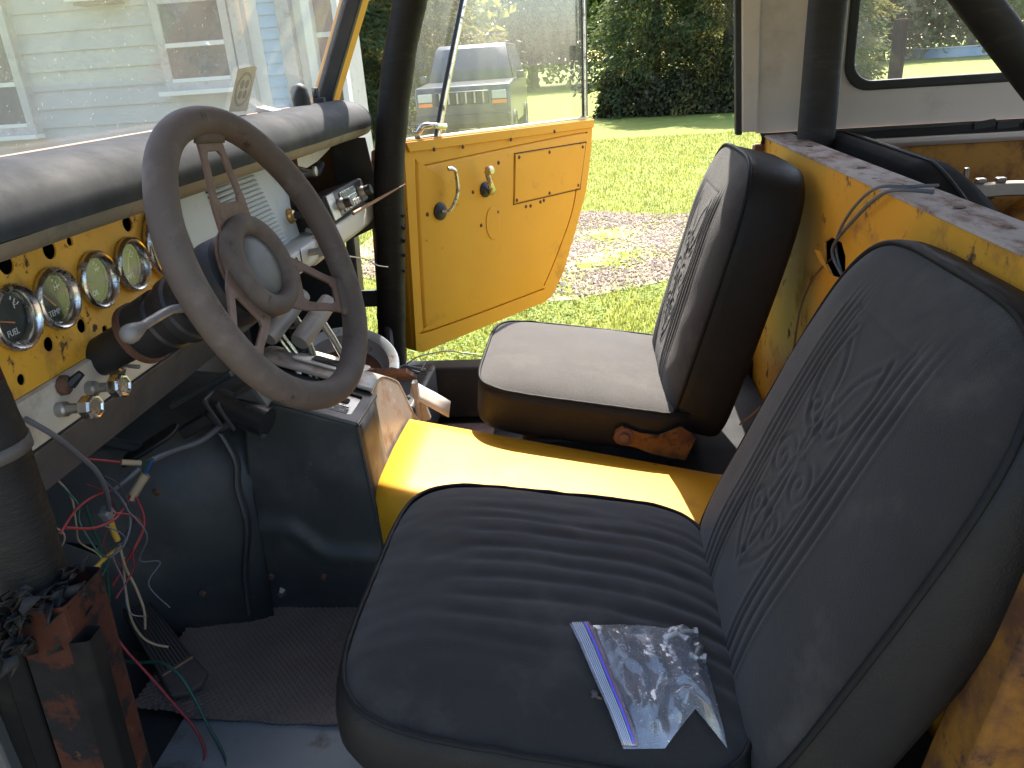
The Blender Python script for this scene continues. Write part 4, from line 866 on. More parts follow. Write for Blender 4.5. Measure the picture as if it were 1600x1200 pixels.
# ---- wiring and small cabin pieces
def wire(pts, r, m_, label=None): return MB().tube(smoothpath(pts, 6), r, 7).build('wire', m_, car, smooth=80, label=label)
wred = mat('red_wire', (.30, .03, .03), .5, var=.2); wgreen = mat('green_wire', (.02, .09, .06), .5, var=.2); wyel = mat('yellow_wire', (.52, .30, .04), .5, var=.2); wtan = mat('tan_wire', (.38, .28, .17), .6, var=.25)
wgrey = mat('grey_wire', (.10, .10, .11), .5, var=.2); wblue = mat('blue_wire', (.03, .09, .30), .5); wwhite = mat('white_wire', (.55, .52, .45), .5, var=.15)
wire([(-.67, -.62, 1.25), (-.667, -.586, 1.209), (-.674, -.552, 1.167), (-.682, -.518, 1.122), (-.703, -.484, 1.068), (-.736, -.45, 1.013)], .0036, wgrey, 'thick grey wire loom hanging under the dash')
cn = MB().box((-.738, -.452, 1.012), (.016, .018, .020), Matrix.Rotation(.4, 3, 'X')).build('connector', alum, car, bevel=.003)
wire([(-.737, -.45, 1.01), (-.738, -.45, .982), (-.736, -.45, .963)], .005, wyel)
wire([(-.739, -.45, .949), (-.72, -.513, .971), (-.698, -.575, .991), (-.674, -.637, 1.024), (-.639, -.7, 1.071)], .0032, wyel, 'yellow wire running to the roll bar leg')
wire([(-.735, -.45, .957), (-.737, -.45, .914), (-.73, -.45, .873), (-.728, -.45, .83), (-.736, -.45, .793)], .0021, wtan)
wire([(-.735, -.45, .931), (-.753, -.444, .868), (-.764, -.438, .801), (-.76, -.432, .761), (-.747, -.426, .74), (-.728, -.42, .729)], .0021, wtan)
wire([(-.78, -.45, 1.108), (-.763, -.415, 1.085), (-.745, -.38, 1.061)], .002, wred)
wire([(-.745, -.38, 1.061), (-.727, -.36, 1.048)], .0048, wtan)
wire([(-.693, -.6, 1.077), (-.72, -.533, 1.068), (-.741, -.467, 1.05), (-.757, -.4, 1.023)], .002, wred)
wire([(-.757, -.4, 1.023), (-.739, -.385, 1.034), (-.724, -.37, 1.045)], .0052, wgrey)
wire([(-.682, -.6, 1.085), (-.691, -.545, 1.048), (-.699, -.49, 1.027), (-.717, -.435, 1.017), (-.746, -.38, 1.0)], .002, wred)
wire([(-.748, -.38, .994), (-.736, -.37, 1.011), (-.724, -.36, 1.028)], .008, wtan)
wire([(-.737, -.38, .997), (-.721, -.397, .971), (-.722, -.415, .947), (-.745, -.432, .913), (-.768, -.45, .878)], .002, wred)
wire([(-.795, -.42, 1.008), (-.794, -.42, .968), (-.792, -.42, .922), (-.799, -.42, .861), (-.815, -.42, .805), (-.841, -.42, .772)], .0023, wgreen)
wire([(-.754, -.42, 1.054), (-.718, -.44, 1.031), (-.698, -.46, 1.005), (-.705, -.48, .975), (-.719, -.5, .967)], .002, wgrey)
wire([(-.646, -.20, 1.055), (-.666, -.267, 1.043), (-.697, -.313, 1.045), (-.707, -.36, 1.053)], .0055, wgrey, 'grey cable from the control module')
for d, mm2 in ((0, wblue), (.006, wgreen)): wire([(-.707-d, -.36, 1.053), (-.716-d, -.36, 1.039), (-.724-d, -.36, 1.028)], .002, mm2)
wire([(-.788, -.45, .854), (-.789, -.46, .819), (-.767, -.47, .772), (-.731, -.48, .725), (-.696, -.49, .676), (-.667, -.5, .641), (-.650, -.51, .606), (-.643, -.53, .594), (-.63, -.58, .592)], .0024, wred, 'long red wire trailing to the floor')
wire([(-.831, -.42, .699), (-.784, -.434, .707), (-.728, -.449, .721), (-.691, -.463, .709), (-.666, -.477, .671), (-.647, -.491, .633), (-.626, -.506, .604), (-.606, -.53, .595), (-.58, -.58, .592)], .0026, wgreen, 'long green wire trailing to the floor')
wire([(.46, .05, 1.19), (.44, .077, 1.241), (.436, -.043, 1.323), (.435, -.15, 1.379), (.45, -.19, 1.392), (.49, -.20, 1.388)], .0032, wgrey, 'black wires pulled out of the bulkhead hole')
wire([(.46, .06, 1.19), (.445, .075, 1.25), (.432, -.02, 1.325), (.435, -.12, 1.383), (.47, -.15, 1.389), (.52, -.14, 1.387)], .0026, wgrey)
wire([(.30, .125, .86), (.35, .10, .93), (.40, .15, .99), (.43, .22, 1.08), (.44, .18, 1.16), (.448, .10, 1.22)], .0022, mat('brown_wire', (.16, .08, .04), .5), 'thin brown wire hanging on the bulkhead')
wire([(-.56, .31, 1.215), (-.55, .42, 1.18), (-.555, .52, 1.14), (-.55, .60, 1.115)], .0016, wwhite)
wire([(-.598, .5, .873), (-.58, .49, .895), (-.557, .5, .881), (-.54, .51, .862), (-.555, .5, .848), (-.58, .49, .852), (-.60, .47, .865)], .0018, wwhite, 'loop of thin pale wire beside the transmission cover')
wire([(-.577, .6, .813), (-.522, .6, .841), (-.493, .6, .856), (-.42, .61, .866), (-.374, .62, .856), (-.33, .63, .845)], .002, wwhite)
for i in range(7):
    q = Vector((-.50+.02*random.random(), .53+.05*random.random(), .83)); d = Vector((random.uniform(-.06, .05), random.uniform(-.02, .03), random.uniform(.0, .05)))
    MB().tube([q-d*.3, q+d], [.0022, .001], 5).build('cable_tie', wwhite if i % 2 else rubber, car)
MB().box((-.56, .50, .73), (.20, .30, .17)).build('heater_box', blackmetal, car, bevel=.01)
bx_ = MB(); bx_.box((-.435, .30, .83), (.012, .02, .16), Matrix.Rotation(R(8), 3, 'X')); bx_.box((-.425, .305, .83), (.02, .016, .06), Matrix.Rotation(R(-14), 3, 'Y')); bx_.build('cover_bracket', consolem, car, bevel=.002)
MB().grid([[Vector((-.405+.045*u, .31+.02*v, .855-.03*u+.012*v+.006*noise.noise((u*4, v*4, 0)))) for v in (-1, -.3, .4, 1)] for u in (-1, -.4, .2, 1)]).build('bent_tab', papers, car, smooth=30, solid=.003)
MB().grid([[Vector((-.50+.06*u, .30+.05*v, .93+.014*noise.noise((u*3, v*3, 5))-.03*v)) for v in np.linspace(-1, 1, 7)] for u in np.linspace(-1, 1, 8)]).build('broken_board', rust_m, car, smooth=0, solid=.010)
MB().tube([(-.60, .60, .80), (-.585, .64, .86), (-.60, .70, .93)], .012, 8).build('hose', rubber, car)
for i in range(9):      # more thin leads hanging from the loom
    x0 = -.74+random.uniform(-.07, .05); y0 = -.46+random.uniform(-.10, .08); z0 = 1.03+random.uniform(-.02, .06)
    pts = [(x0, y0, z0)]
    for k in range(5): q = pts[-1]; pts.append((q[0]+random.uniform(-.028, .022), q[1]+random.uniform(-.03, .03), q[2]-random.uniform(.02, .05)))
    wire(pts, random.uniform(.0010, .0016), (wgrey, wred, wtan, wgreen, rubber)[i % 5])
# pedals
pd = MB().prism(rnd_rect(-.055, .055, -.022, .022, .02), lambda a, c, t: tuple(Vector((-.745, -.300, 1.045))+Vector((.6, .25, .30)).normalized()*a+Vector((-.3, .9, .1)).normalized()*c+Vector((.3, -.3, .9)).normalized()*t), 0, .012).build('brake_pedal', rubber, car, bevel=.004, label='worn rubber pedal under the dash')
MB().tube([(-.75, -.30, 1.04), (-.86, -.29, 1.06), (-.98, -.28, 1.15)], .010, 8).build('pedal_arm', blackpaint, pd)
ac = Vector((-.775, -.365, .665)); u_ = Vector((.62, -.52, -.22)).normalized(); v_ = Vector((.55, .80, .0)).normalized(); n_ = u_.cross(v_); n_ = n_ if n_.z > 0 else -n_
gp_ = MB().prism([(-.15, -.022), (-.08, -.026), (.03, -.030), (.085, -.034), (.10, -.012), (.10, .016), (.085, .036), (.03, .030), (-.08, .026), (-.15, .022)], lambda a, c, t: tuple(ac+u_*a+v_*c+n_*t), -.008, .006).build('gas_pedal', dirtybrown, car, bevel=.004, label='long ribbed accelerator pedal on the floor')
for k in range(-4, 5): MB().tube([ac+u_*-.145+v_*k*.005+n_*.0065, ac+u_*.035+v_*k*.006+n_*.0065], .0014, 5).build('pedal_rib', rubber, gp_)
MB().tube([ac+u_*.042-v_*.028+n_*.007, ac+u_*.042+v_*.028+n_*.007], .002, 5).build('pedal_band', woodm, gp_)
# outer body: hood, fenders, cowl, doors sill, wheels
b = MB(); b.grid([[(x, y, 1.30-.10*((-1.1-x)/1.1)-.05*(abs(y)/.7)**3) for y in np.linspace(-.66, .66, 15)] for x in np.linspace(-2.15, -1.08, 8)]); b.build('hood', yellow, car, smooth=60, solid=.01)
MB().prism([(-.80, .95), (.80, .95), (.80, 1.25), (-.80, 1.25)], lambda a, c, t: (t, a, c), -2.2, -2.16).build('grille', yellow, car, bevel=.01)
MB().prism([(-1.08, 1.20), (-.72, 1.20), (-.72, 1.505), (-.79, 1.505), (-1.08, 1.34)], lambda a, c, t: (a, t, c), -.795, .795).build('cowl', yellow, car, bevel=.01) if False else None
b = MB(); b.grid([[(x, y, z) for y in (-.795, -.4, 0, .4, .795)] for x, z in ((-1.08, 1.31), (-.90, 1.42), (-.745, 1.50))]); b.build('cowl', yellow, car, smooth=30, solid=.008)
for s in (-1, 1):
    MB().prism([(-2.2, .75), (-2.05, .75), (-1.95, 1.0), (-1.75, 1.08), (-1.55, 1.0), (-1.45, .72), (-.74, .55), (-.74, 1.37), (-1.1, 1.25), (-2.2, 1.16)], lambda a, c, t: (a, t, c), s*.80, s*.85).build('fender', yellow, car, bevel=.012)
    MB().prism([(.452, .55), (.85, .62), (.95, .95), (1.2, 1.08), (1.45, .95), (1.55, .65), (1.85, .65), (1.85, 1.37), (.452, 1.37)], lambda a, c, t: (a, t, c), s*.802, s*.85).build('quarter_panel', yellow, car, bevel=.012)
    MB().prism([(-.74, .54), (.452, .54), (.452, .62), (-.74, .62)], lambda a, c, t: (a, t, c), s*.80, s*.85).build('rocker_panel', yellow, car, bevel=.01)
    for x in (-1.75, 1.2):
        wh = MB().lathe([(.20, -.09), (.33, -.10), (.37, -.06), (.375, 0), (.37, .06), (.33, .10), (.20, .09)], (x, s*.74, .375), (0, s, 0), 36).build('wheel', rubber, car, smooth=50)
        MB().lathe([(0, .02), (.08, .04), (.12, .03), (.19, .05), (.205, .092)], (x, s*.74, .375), (0, s, 0), 28).build('wheel_rim', whitetop, wh)

# ================================================================== LOOSE THINGS IN THE CABIN
al = R(8.5)
def cush(x, y):
    """height of the driver cushion's cloth"""
    lx = (x+.325)/math.cos(al)-.255; a = lx/.255; c = (y+.478)/.278; m_ = min(.99, max(abs(a), abs(c))*(1.0))
    return .925-(x+.325)*math.tan(al)+.042*(1-m_**2.6)+.010*(1-m_**10)
TL, TR, BR, BL = (Vector(p) for p in ((-.040, -.596, 0), (.126, -.560, 0), (.136, -.728, 0), (.020, -.742, 0)))
def bagpt(u, v):      # u from the zip to the seat back, v from the far edge to the near edge
    p = TL.lerp(TR, u).lerp(BL.lerp(BR, u), v)
    if v > .5 and u > .25:                       # the folded notch on the near edge
        k = max(0, 1-abs(u-.70)/.30)*max(0, (v-.5)/.5); p += Vector((.004, .042, 0))*k
    return p
bag = empty('plastic_bag', 'clear zip bag of bolts lying on the driver seat cushion', 'bag', (.045, -.65, .90))
nn = 80
def film(top):
    P = []
    for i in range(nn+1):
        row = []
        for j in range(nn+1):
            u, v = i/nn, j/nn; p = bagpt(u, v); e = min(1, min(u, 1-u, v, 1-v)*9); e0 = min(1, max(0, (u-.16)*6))
            r1 = 1-2*abs(noise.noise((u*2.4, v*2.6, 2.)))**.8; r2 = 1-2*abs(noise.noise((u*5.5+3, v*4.5, 7.)))**.85; r3 = 1-2*abs(noise.noise((u*12+3, v*10, 11.)))**.9
            h = (.014*(.5+.5*r1)+.006*r2*.8+.0012*r3)*e0*e if top else .001*e
            hb = .016*math.exp(-((u-.85)/.16)**2-((v-.18)/.16)**2)*e
            z = cush(p.x, p.y)+.003+max(0, h+(hb if top else 0))+(.0015*e if top else 0)
            row.append((p.x-.045, p.y+.65, z-.90))
        P.append(row)
    return MB().grid(P)
film(True).build('bag_film', plastic_bag, bag, smooth=24, fix=False)
film(False).build('bag_underside', plastic_bag, bag, smooth=24, fix=False)
def strip(u0, u1, m_, dz, name):
    b = MB(); b.grid([[tuple(bagpt(u, v)+Vector((-.045, .65, cush(*bagpt(u, v).to_2d())+dz-.90+.0015*math.sin(v*9)))) for v in np.linspace(0, 1, 24)] for u in np.linspace(u0, u1, 4)]); return b.build(name, m_, bag, smooth=60, solid=.0012)
zipm = glassmat('zip_strip_film', (.66, .68, .78), .42, .3, rough=.2)
strip(-.01, .15, zipm, .0075, 'zip_band')
for u in (.012, .028, .044, .060, .076): strip(u, u+.007, bag_zip, .0092, 'zip_rib')
strip(.098, .116, bag_blue, .0095, 'blue_line'); strip(.124, .130, mat('bag_red_line', (.42, .12, .18), .4), .0095, 'red_line')
def hexbolt(loc, dr, L_, label):
    o = empty('bolt', label, 'bolt', loc, 'steel bolts inside the zip bag'); dr = Vector(dr).normalized()
    MB().lathe([(0, 0), (.0062, 0), (.0065, .0045), (0, .005)], (0, 0, 0), -dr, 6).build('head', steel, o, smooth=0)
    MB().lathe([(.0035, 0)]+[(.0035+.0005*(k % 2), .002+k*.0012) for k in range(int(L_/.0012))]+[(0, L_+.002)], (0, 0, 0), dr, 10).build('shank', steel, o)
for (x, y, dz, dr, L_) in ((.118, -.570, .013, (-1, -.05, .05), .026), (.106, -.588, .012, (-.6, .8, 0), .022), (.120, -.600, .014, (-.3, -1, .1), .020), (.124, -.612, .012, (-1, .3, 0), .016), (.098, -.578, .010, (-.9, -.5, 0), .024)):
    hexbolt((x, y, cush(x, y)+dz), dr, L_, 'short steel hex bolt inside the clear zip bag')
tg = empty('small_screw', 'tiny dark screw on the seat cloth beside the bag zip', 'screw', (-.012, -.690, cush(-.012, -.690)+.004))
MB().lathe([(0, .0045), (.004, .004), (.0055, .001), (.0025, 0), (.002, -.004), (0, -.004)], (0, 0, 0), (.5, .3, .8), 10).build('head', blackmetal, tg)
MB().tube([(0, 0, 0), (.006, -.003, -.002), (.010, -.004, -.003)], [.002, .0018, .0008], 6).build('shank', rust_m, tg)
# round steel pan with rusty floor
pan = empty('round_pan', 'round dull steel pan with rusty bottom beside the gear levers', 'pan', (-.615, .34, .905))
pa = Vector((.22, -.40, .88)).normalized()
MB().lathe([(0, .002), (.092, .004), (.098, .012), (.102, .045), (.112, .052), (.122, .054), (.126, .050), (.126, .046), (.118, .044), (.108, .040), (.104, .008), (.095, -.002), (0, -.004)], (0, 0, 0), pa, 48).build('pan_rim', mat('pale_blue_steel', (.34, .37, .38), .38, metal=.4, var=.2, vscale=18, layers=[(RUST, 20, .58, .70, .85, .1)]), pan, smooth=40)
MB().lathe([(0, .0045), (.088, .0065)], (0, 0, 0), pa, 40).build('pan_floor', rust_m, pan)
MB().lathe([(0, .009), (.006, .009), (.007, .0065)], Vector((.035, -.02, 0)), pa, 12).build('drain_hole', darkhole, pan)

# ================================================================== OUTDOORS
grass_g = mat('lawn_ground', (.16, .185, .04), .9, var=.35, vscale=.9, bump=.6, bscale=25, spec=.1, layers=[((.24, .24, .05), 2.2, .5, .7, .9), ((.07, .11, .015), 7, .57, .72, .9)])
grav_g = mat('gravel_ground', (.40, .31, .22), .95, var=.3, vscale=14, bump=.8, bscale=40, spec=.1, layers=[((.18, .14, .10), 9, .5, .62, .95), ((.17, .20, .035), 1.6, .47, .60, .95)])
b = MB(); b.grid([[(x, y, 0) for y in np.linspace(-150, 300, 10)] for x in np.linspace(-220, 260, 10)])
lawn = b.build('lawn', grass_g, None, smooth=0, kind='structure')
def ge(x, s): return .5*noise.noise((x*.5, s, 0))+.25*noise.noise((x*1.7, s, 3))
b = MB(); b.grid([[(x, y0*(1-t)+y1*t, .004+.012*math.sin(t*math.pi)) for t in np.linspace(0, 1, 6)] for x, y0, y1 in ((x, 4.0+.35*abs(x)+ge(x, 1), 7.3-.65*max(0, x)+ge(x, 5)) for x in np.linspace(-2.3, 7.5, 60))])
drive = b.build('gravel_drive', grav_g, None, smooth=60, kind='structure')
def ingravel(x, y): return 4.0+.35*abs(x)+ge(x, 1) < y < 7.3-.65*max(0, x)+ge(x, 5)
# grass blades near the car, tufts in the gravel
N_ = 90000; V = np.zeros((N_, 3, 3)); k = 0
while k < N_:
    r_ = random.random(); y = 1.3+14*r_**1.6; x = (y+1.38)*random.uniform(-.34, .22)
    if -1 < x and y < 1.0: continue
    if ingravel(x, y) and noise.noise((x*1.1, y*1.1, 7)) < .0:
        if random.random() < .9: continue
    h = random.uniform(.015, .040)*(1+.5*noise.noise((x*2, y*2, 3)))*(1+.03*y); a = random.random()*6.28; w2 = random.uniform(.002, .004)*(1+.10*y); ln = random.uniform(.2, .9)*h; c2, s2 = math.cos(a), math.sin(a)
    V[k, 0] = (x-s2*w2, y+c2*w2, 0); V[k, 1] = (x+s2*w2, y-c2*w2, 0); V[k, 2] = (x+c2*ln, y+s2*ln, h); k += 1
me = bpy.data.meshes.new('grass_blades'); me.from_pydata(V.reshape(-1, 3).tolist(), [], np.arange(3*N_).reshape(-1, 3).tolist()); me.materials.append(leafmat('grass_blade', (.18, .235, .035), (.40, .37, .085), 3., .5))
gr = bpy.data.objects.new('grass_blades', me); col.objects.link(gr); gr['kind'] = 'stuff'; gr['label'] = 'short sunlit grass and clover around the car'; gr['category'] = 'grass'
# unseen gravel sheet, added under and beside the car for warm bounce light
b = MB(); b.grid([[(x, y, .004) for y in (-9., -6., -3., -1., .7)] for x in np.linspace(-9, 9, 12)]); b.build('added_bounce_gravel', mat('bounce_gravel', (.29, .25, .205), .95, var=.25, vscale=9, bump=.6, bscale=40, spec=.1, layers=[((.2, .17, .13), 7, .5, .65, .95)]), None, smooth=0, kind='structure')
# clover leaves
N_ = 9000; vv = []; ff = []
for i in range(N_):
    y = 1.4+5*random.random()**1.5; x = (y+1.38)*random.uniform(-.34, .2)
    if ingravel(x, y) and random.random() < .9: continue
    if noise.noise((x*1.6, y*1.6, 11)) < -.05: continue
    r_ = random.uniform(.007, .015); z = random.uniform(.02, .05); o = len(vv); a0 = random.random()*6; tl = random.uniform(-.4, .4)
    for q in range(5): a = a0+q*1.2566; vv.append((x+r_*math.cos(a), y+r_*math.sin(a), z+tl*r_*math.cos(a)))
    ff.append(tuple(range(o, o+5)))
me = bpy.data.meshes.new('clover'); me.from_pydata(vv, [], ff); me.materials.append(leafmat('clover_leaf', (.10, .20, .02), (.22, .30, .04), 4., .4))
o = bpy.data.objects.new('clover_leaves', me); col.objects.link(o); o['kind'] = 'stuff'; o['label'] = 'broad clover leaves in the grass beside the car'; o['category'] = 'clover'
# gravel stones
vv = []; ff = []; k = 0
octf = [(0, 2, 4), (2, 1, 4), (1, 3, 4), (3, 0, 4), (2, 0, 5), (1, 2, 5), (3, 1, 5), (0, 3, 5)]
while k < 11000:
    y = 4.0+4.5*random.random(); x = random.uniform(-2.2, 4.0)
    if not ingravel(x, y) or noise.noise((x*1.1, y*1.1, 7)) > random.uniform(-.1, .25): continue
    s = random.uniform(.008, .022); o = len(vv); a = random.random()*3; c2, s2 = math.cos(a)*s, math.sin(a)*s; z = .018; e = random.uniform(.5, .9)
    vv += [(x+c2, y+s2, z), (x-c2, y-s2, z+.003), (x-s2*e, y+c2*e, z), (x+s2*e, y-c2*e, z+.002), (x+.2*c2, y, z+s*.7), (x, y, z-s*.6)]
    ff += [tuple(q+o for q in f) for f in octf]; k += 1
me = bpy.data.meshes.new('gravel_stones'); me.from_pydata(vv, [], ff); me.materials.append(mat('gravel_stone', (.42, .33, .245), .9, var=.45, vscale=14, spec=.2))
o = bpy.data.objects.new('gravel_stones', me); col.objects.link(o); o['kind'] = 'stuff'; o['label'] = 'loose pale gravel stones on the drive'; o['category'] = 'gravel'
# fallen leaves on the grass
fl = [leafmat('fallen_leaf', (.25, .09, .03), (.38, .20, .06), 5., .3)]

bark = mat('bark', (.09, .065, .048), .95, var=.3, vscale=6, bump=.8, bscale=14)
def leaves_mesh(name, P, D, L_, W_, m_):
    """one small four-sided leaf or spray per point P, lying along D"""
    n = len(P); U = rng.normal(size=(n, 3)); S = np.cross(D, U); S /= np.linalg.norm(S, axis=1)[:, None]+1e-9
    l = L_*rng.uniform(.6, 1.3, (n, 1)); w_ = W_*rng.uniform(.6, 1.3, (n, 1))
    Q = np.stack([P, P+D*l*.5+S*w_, P+D*l, P+D*l*.5-S*w_], 1).reshape(-1, 3)
    me = bpy.data.meshes.new(name); me.vertices.add(4*n); me.vertices.foreach_set('co', Q.ravel()); me.loops.add(4*n); me.loops.foreach_set('vertex_index', np.arange(4*n)); me.polygons.add(n); me.polygons.foreach_set('loop_start', np.arange(n)*4); me.update(calc_edges=True); me.materials.append(m_)
    return me
def trunk(parent, H, r, lean=0., limbs=()):
    pth = smoothpath([(0, 0, 0), (.03*lean, 0, H*.25), (.1*lean, .05, H*.55), (.2*lean, 0, H*.85)], 5)
    b = MB(); b.tube(pth, [r*(1.25 if i == 0 else 1-.72*i/len(pth)) for i in range(len(pth))], 10)
    for q0, q1, rr_ in limbs: q0, q1 = Vector(q0), Vector(q1); b.tube([q0, q0.lerp(q1, .5)+Vector((0, 0, -.1)), q1], [rr_, rr_*.7, rr_*.25], 6)
    return b.build('trunk', bark, parent, smooth=60)
def evergreen(loc, H, Rr, n, m_, label, seed, low=.05):
    g = np.random.default_rng(seed); t = empty('evergreen_tree', label, 'tree', loc, 'evergreen trees beyond the drive')
    trunk(t, H, .14*H/6)
    nc = 330; hz = low*H+(H*(1-low))*g.uniform(0, 1, nc)**1.15; az = g.uniform(0, 6.283, nc); env = Rr*(1-(hz/H)**1.6)*np.minimum(1, .62+hz/H*2.2)*(1+.22*np.sin(az*3+hz*1.3+seed)+.15*np.sin(az*5-hz*2.1))
    rad = env*g.uniform(.35, 1.06, nc)**.6
    C = np.stack([rad*np.cos(az), rad*np.sin(az), hz], 1); out = np.stack([np.cos(az), np.sin(az), np.full(nc, -.25)], 1)
    idx = g.integers(0, nc, n); s = g.normal(size=(n, 3))*np.array([.26, .26, .20])*Rr*.40
    along = g.uniform(-.5, .7, (n, 1))*Rr*.35
    P = C[idx]+s*.7+out[idx]*along; P[:, 2] = np.maximum(P[:, 2]-np.abs(along[:, 0])*.35, .05)
    D = out[idx]*1.0+g.normal(size=(n, 3))*.55; D[:, 2] -= .25; D /= np.linalg.norm(D, axis=1)[:, None]
    o = bpy.data.objects.new('crown', leaves_mesh('crown', P, D, .20, .030, m_)); col.objects.link(o); o.parent = t
    return t
def broadleaf(loc, H, Rr, n, m_, label, seed, L_=.28, base=.25, group='broadleaf trees along the far lawn'):
    g = np.random.default_rng(seed); t = empty('broadleaf_tree', label, 'tree', loc, group)
    nc = 60; C = []
    while len(C) < nc:
        p = g.uniform(-1, 1, 3)
        if .35 < np.linalg.norm(p) < 1: C.append(p*np.array([Rr, Rr, H*(1-base)/2])+np.array([0, 0, H*(base+(1-base)/2)]))
    C = np.array(C)
    trunk(t, H, .05*Rr+.1, 1., [((0, 0, H*.3+.2*k), tuple(C[k]), .09) for k in range(9)])
    idx = g.integers(0, nc, n); P = C[idx]+g.normal(size=(n, 3))*np.array([.19, .19, .13])*Rr
    P[:, 2] = np.maximum(P[:, 2], .3)
    D = g.normal(size=(n, 3)); D[:, 2] -= .3; D /= np.linalg.norm(D, axis=1)[:, None]
    o = bpy.data.objects.new('crown', leaves_mesh('crown', P, D, L_, L_*.36, m_)); col.objects.link(o); o.parent = t
    return t
ev1 = leafmat('cedar_foliage', (.055, .085, .034), (.12, .14, .045), 1.1, .55); ev2 = leafmat('cedar_foliage_golden', (.08, .095, .03), (.25, .20, .06), .8, .55)
bl1 = leafmat('leaf_green', (.08, .13, .025), (.18, .21, .04), .9, .55); bl2 = leafmat('leaf_yellow_green', (.14, .17, .03), (.34, .29, .05), .7, .55); bl3 = leafmat('leaf_dusky', (.09, .12, .04), (.21, .18, .06), .8, .55)
ET = [((1.9, 22.6), 6.4, 1.9, ev1, 'dense dark cedar with drooping sprays, first beside the lawn gap'), ((3.8, 22.2), 7.0, 2.2, ev2, 'tall cedar with golden brown spray tips behind the lawn'), ((6.0, 23.0), 6.6, 2.0, ev1, 'dark green cedar partly behind the white roof post'), ((7.6, 25.5), 5.6, 1.35, ev2, 'brownish cedar seen through the rear side window'), ((-6.9, 19.5), 6.0, 2.1, ev1, 'dark cedar growing past the end of the house'), ((-4.7, 21.5), 6.5, 2.0, ev2, 'cedar rising behind the parked dark vehicle')]
for i, ((x, y), H, Rr, m_, lb) in enumerate(ET): evergreen((x, y, 0), H, Rr, 22000, m_, lb, 20+i)
BT = [((-9, 46), 10, 4.2, bl2, 'yellow green tree beyond the far sunlit lawn'), ((-3.5, 50), 11, 4.5, bl1, 'broad green tree beyond the far sunlit lawn'), ((2.5, 53), 10.5, 4.3, bl2, 'rounded pale tree standing behind the cedars'), ((9, 55), 11, 4.4, bl3, 'dusky tree standing behind the cedars'), ((14.5, 58), 12, 4.6, bl2, 'pale yellow tree at the edge of the far lawn'), ((20.5, 60), 11, 4.6, bl3, 'dusky tree behind the blue pool'), ((26.5, 60), 12, 4.8, bl1, 'green tree right of the blue pool'), ((33, 62), 11, 4.8, bl2, 'yellow green tree at the far end of the tree line'), ((-15, 42), 11, 4.5, bl1, 'green tree far behind the house'), ((-7.6, 29), 8, 3.2, bl2, 'yellow leaved tree beyond the cedars by the house')]
for i, ((x, y), H, Rr, m_, lb) in enumerate(BT): broadleaf((x, y, 0), H, Rr*1.15, 11000, m_, lb, 40+i, .42, .06)
for i, (x, y) in enumerate(((-13, -14), (-6, -19), (3, -17), (11, -20), (-20, -10))): broadleaf((x, y, 0), 7+i % 3, 3.4, 3500, bl1, 'green yard tree across the yard behind the driver side', 60+i, .4, .2, 'yard trees across from the driver side')
# dark brush at the foot of the cedars
def bush(loc, rx_, rz_, n, m_, seed, label):
    g = np.random.default_rng(seed); t = empty('bush', label, 'bush', loc, 'low bushes under the cedars')
    P = g.normal(size=(n, 3)); P /= np.linalg.norm(P, axis=1)[:, None]; P *= g.uniform(.3, 1, (n, 1))**.4*(1+.2*np.sin(P[:, :1]*7+seed)); P = P*np.array([rx_, rx_*.7, rz_]); P[:, 2] = np.abs(P[:, 2])+.03
    D = g.normal(size=(n, 3)); D /= np.linalg.norm(D, axis=1)[:, None]
    o = bpy.data.objects.new('foliage', leaves_mesh('foliage', P, D, .13, .045, m_)); col.objects.link(o); o.parent = t
    MB().tube([(0, 0, 0), (.05, 0, rz_*.4), (.02, .05, rz_*.8)], [.05, .035, .01], 6).build('stem', bark, t)
bd = leafmat('bush_foliage', (.035, .042, .02), (.11, .095, .035), 1.5, .3)
for i, (x, y, r_, z_, lb) in enumerate(((.9, 21.6, .9, 1.1, 'dark bush beside the gap that shows the far lawn'), (2.2, 21.2, 1.0, 1.0, 'low dark bush at the foot of the dense dark cedar'), (3.6, 21.0, .9, .9, 'low bush at the foot of the golden tipped cedar'), (5.0, 21.2, 1.0, 1.0, 'low dark bush next to the white roof post'))): bush((x, y, 0), r_, z_, 3500, bd, 80+i, lb)

# ---- house seen through the windshield
sid = mat('white_siding', (.32, .315, .285), .6, var=.06, vscale=3, layers=[((.30, .29, .24), 3, .56, .8, .7)]); sidb = mat('blue_reflection', (.30, .42, .52), .55, var=.08, vscale=4); trimm = mat('weathered_trim', (.33, .32, .285), .7, var=.15, vscale=8, layers=[((.22, .20, .17), 9, .55, .7, .8)]); trimw = mat('white_trim', (.52, .52, .48), .6, var=.06); shingle = mat('grey_shingles', (.10, .10, .10), .9, var=.3, vscale=6); brownp = mat('brown_porch_board', (.20, .10, .07), .7, var=.2, vscale=6)
winglass = mat('dark_window_glass', (.03, .036, .034), .06, var=.3, vscale=2, spec=.35)
house = empty('house', 'white clapboard house with weathered double hung windows beyond the windshield', 'house', (-6, 9, 0))
HO = Vector((-6, 9, 0))
def hb(c, d, name, m_, parent=house, bevel=.004): return MB().box(Vector(c)-HO, d).build(name, m_, parent, bevel=bevel, smooth=0)
hb((-6.65, 9.05, 1.55), (6.3, 3.9, 3.1), 'wall', sid); hb((-3.0, 7.40, 1.55), (.98, .6, 3.1), 'porch_back', trimm)
pk = None
for k in range(15):
    z = .30+.19*k
    if pk is None:
        pk = MB().prism([(0, 0), (-.034, 0), (-.008, .20), (0, .20)], lambda a, c, t: (t, a, c), -3.2, 3.07).build('siding_board', sid, house, smooth=0); pme = pk.data; o = pk
    else: o = bpy.data.objects.new('siding_board', pme); col.objects.link(o); o.parent = house
    o.location = Vector((-6.68, 7.10, z))-HO
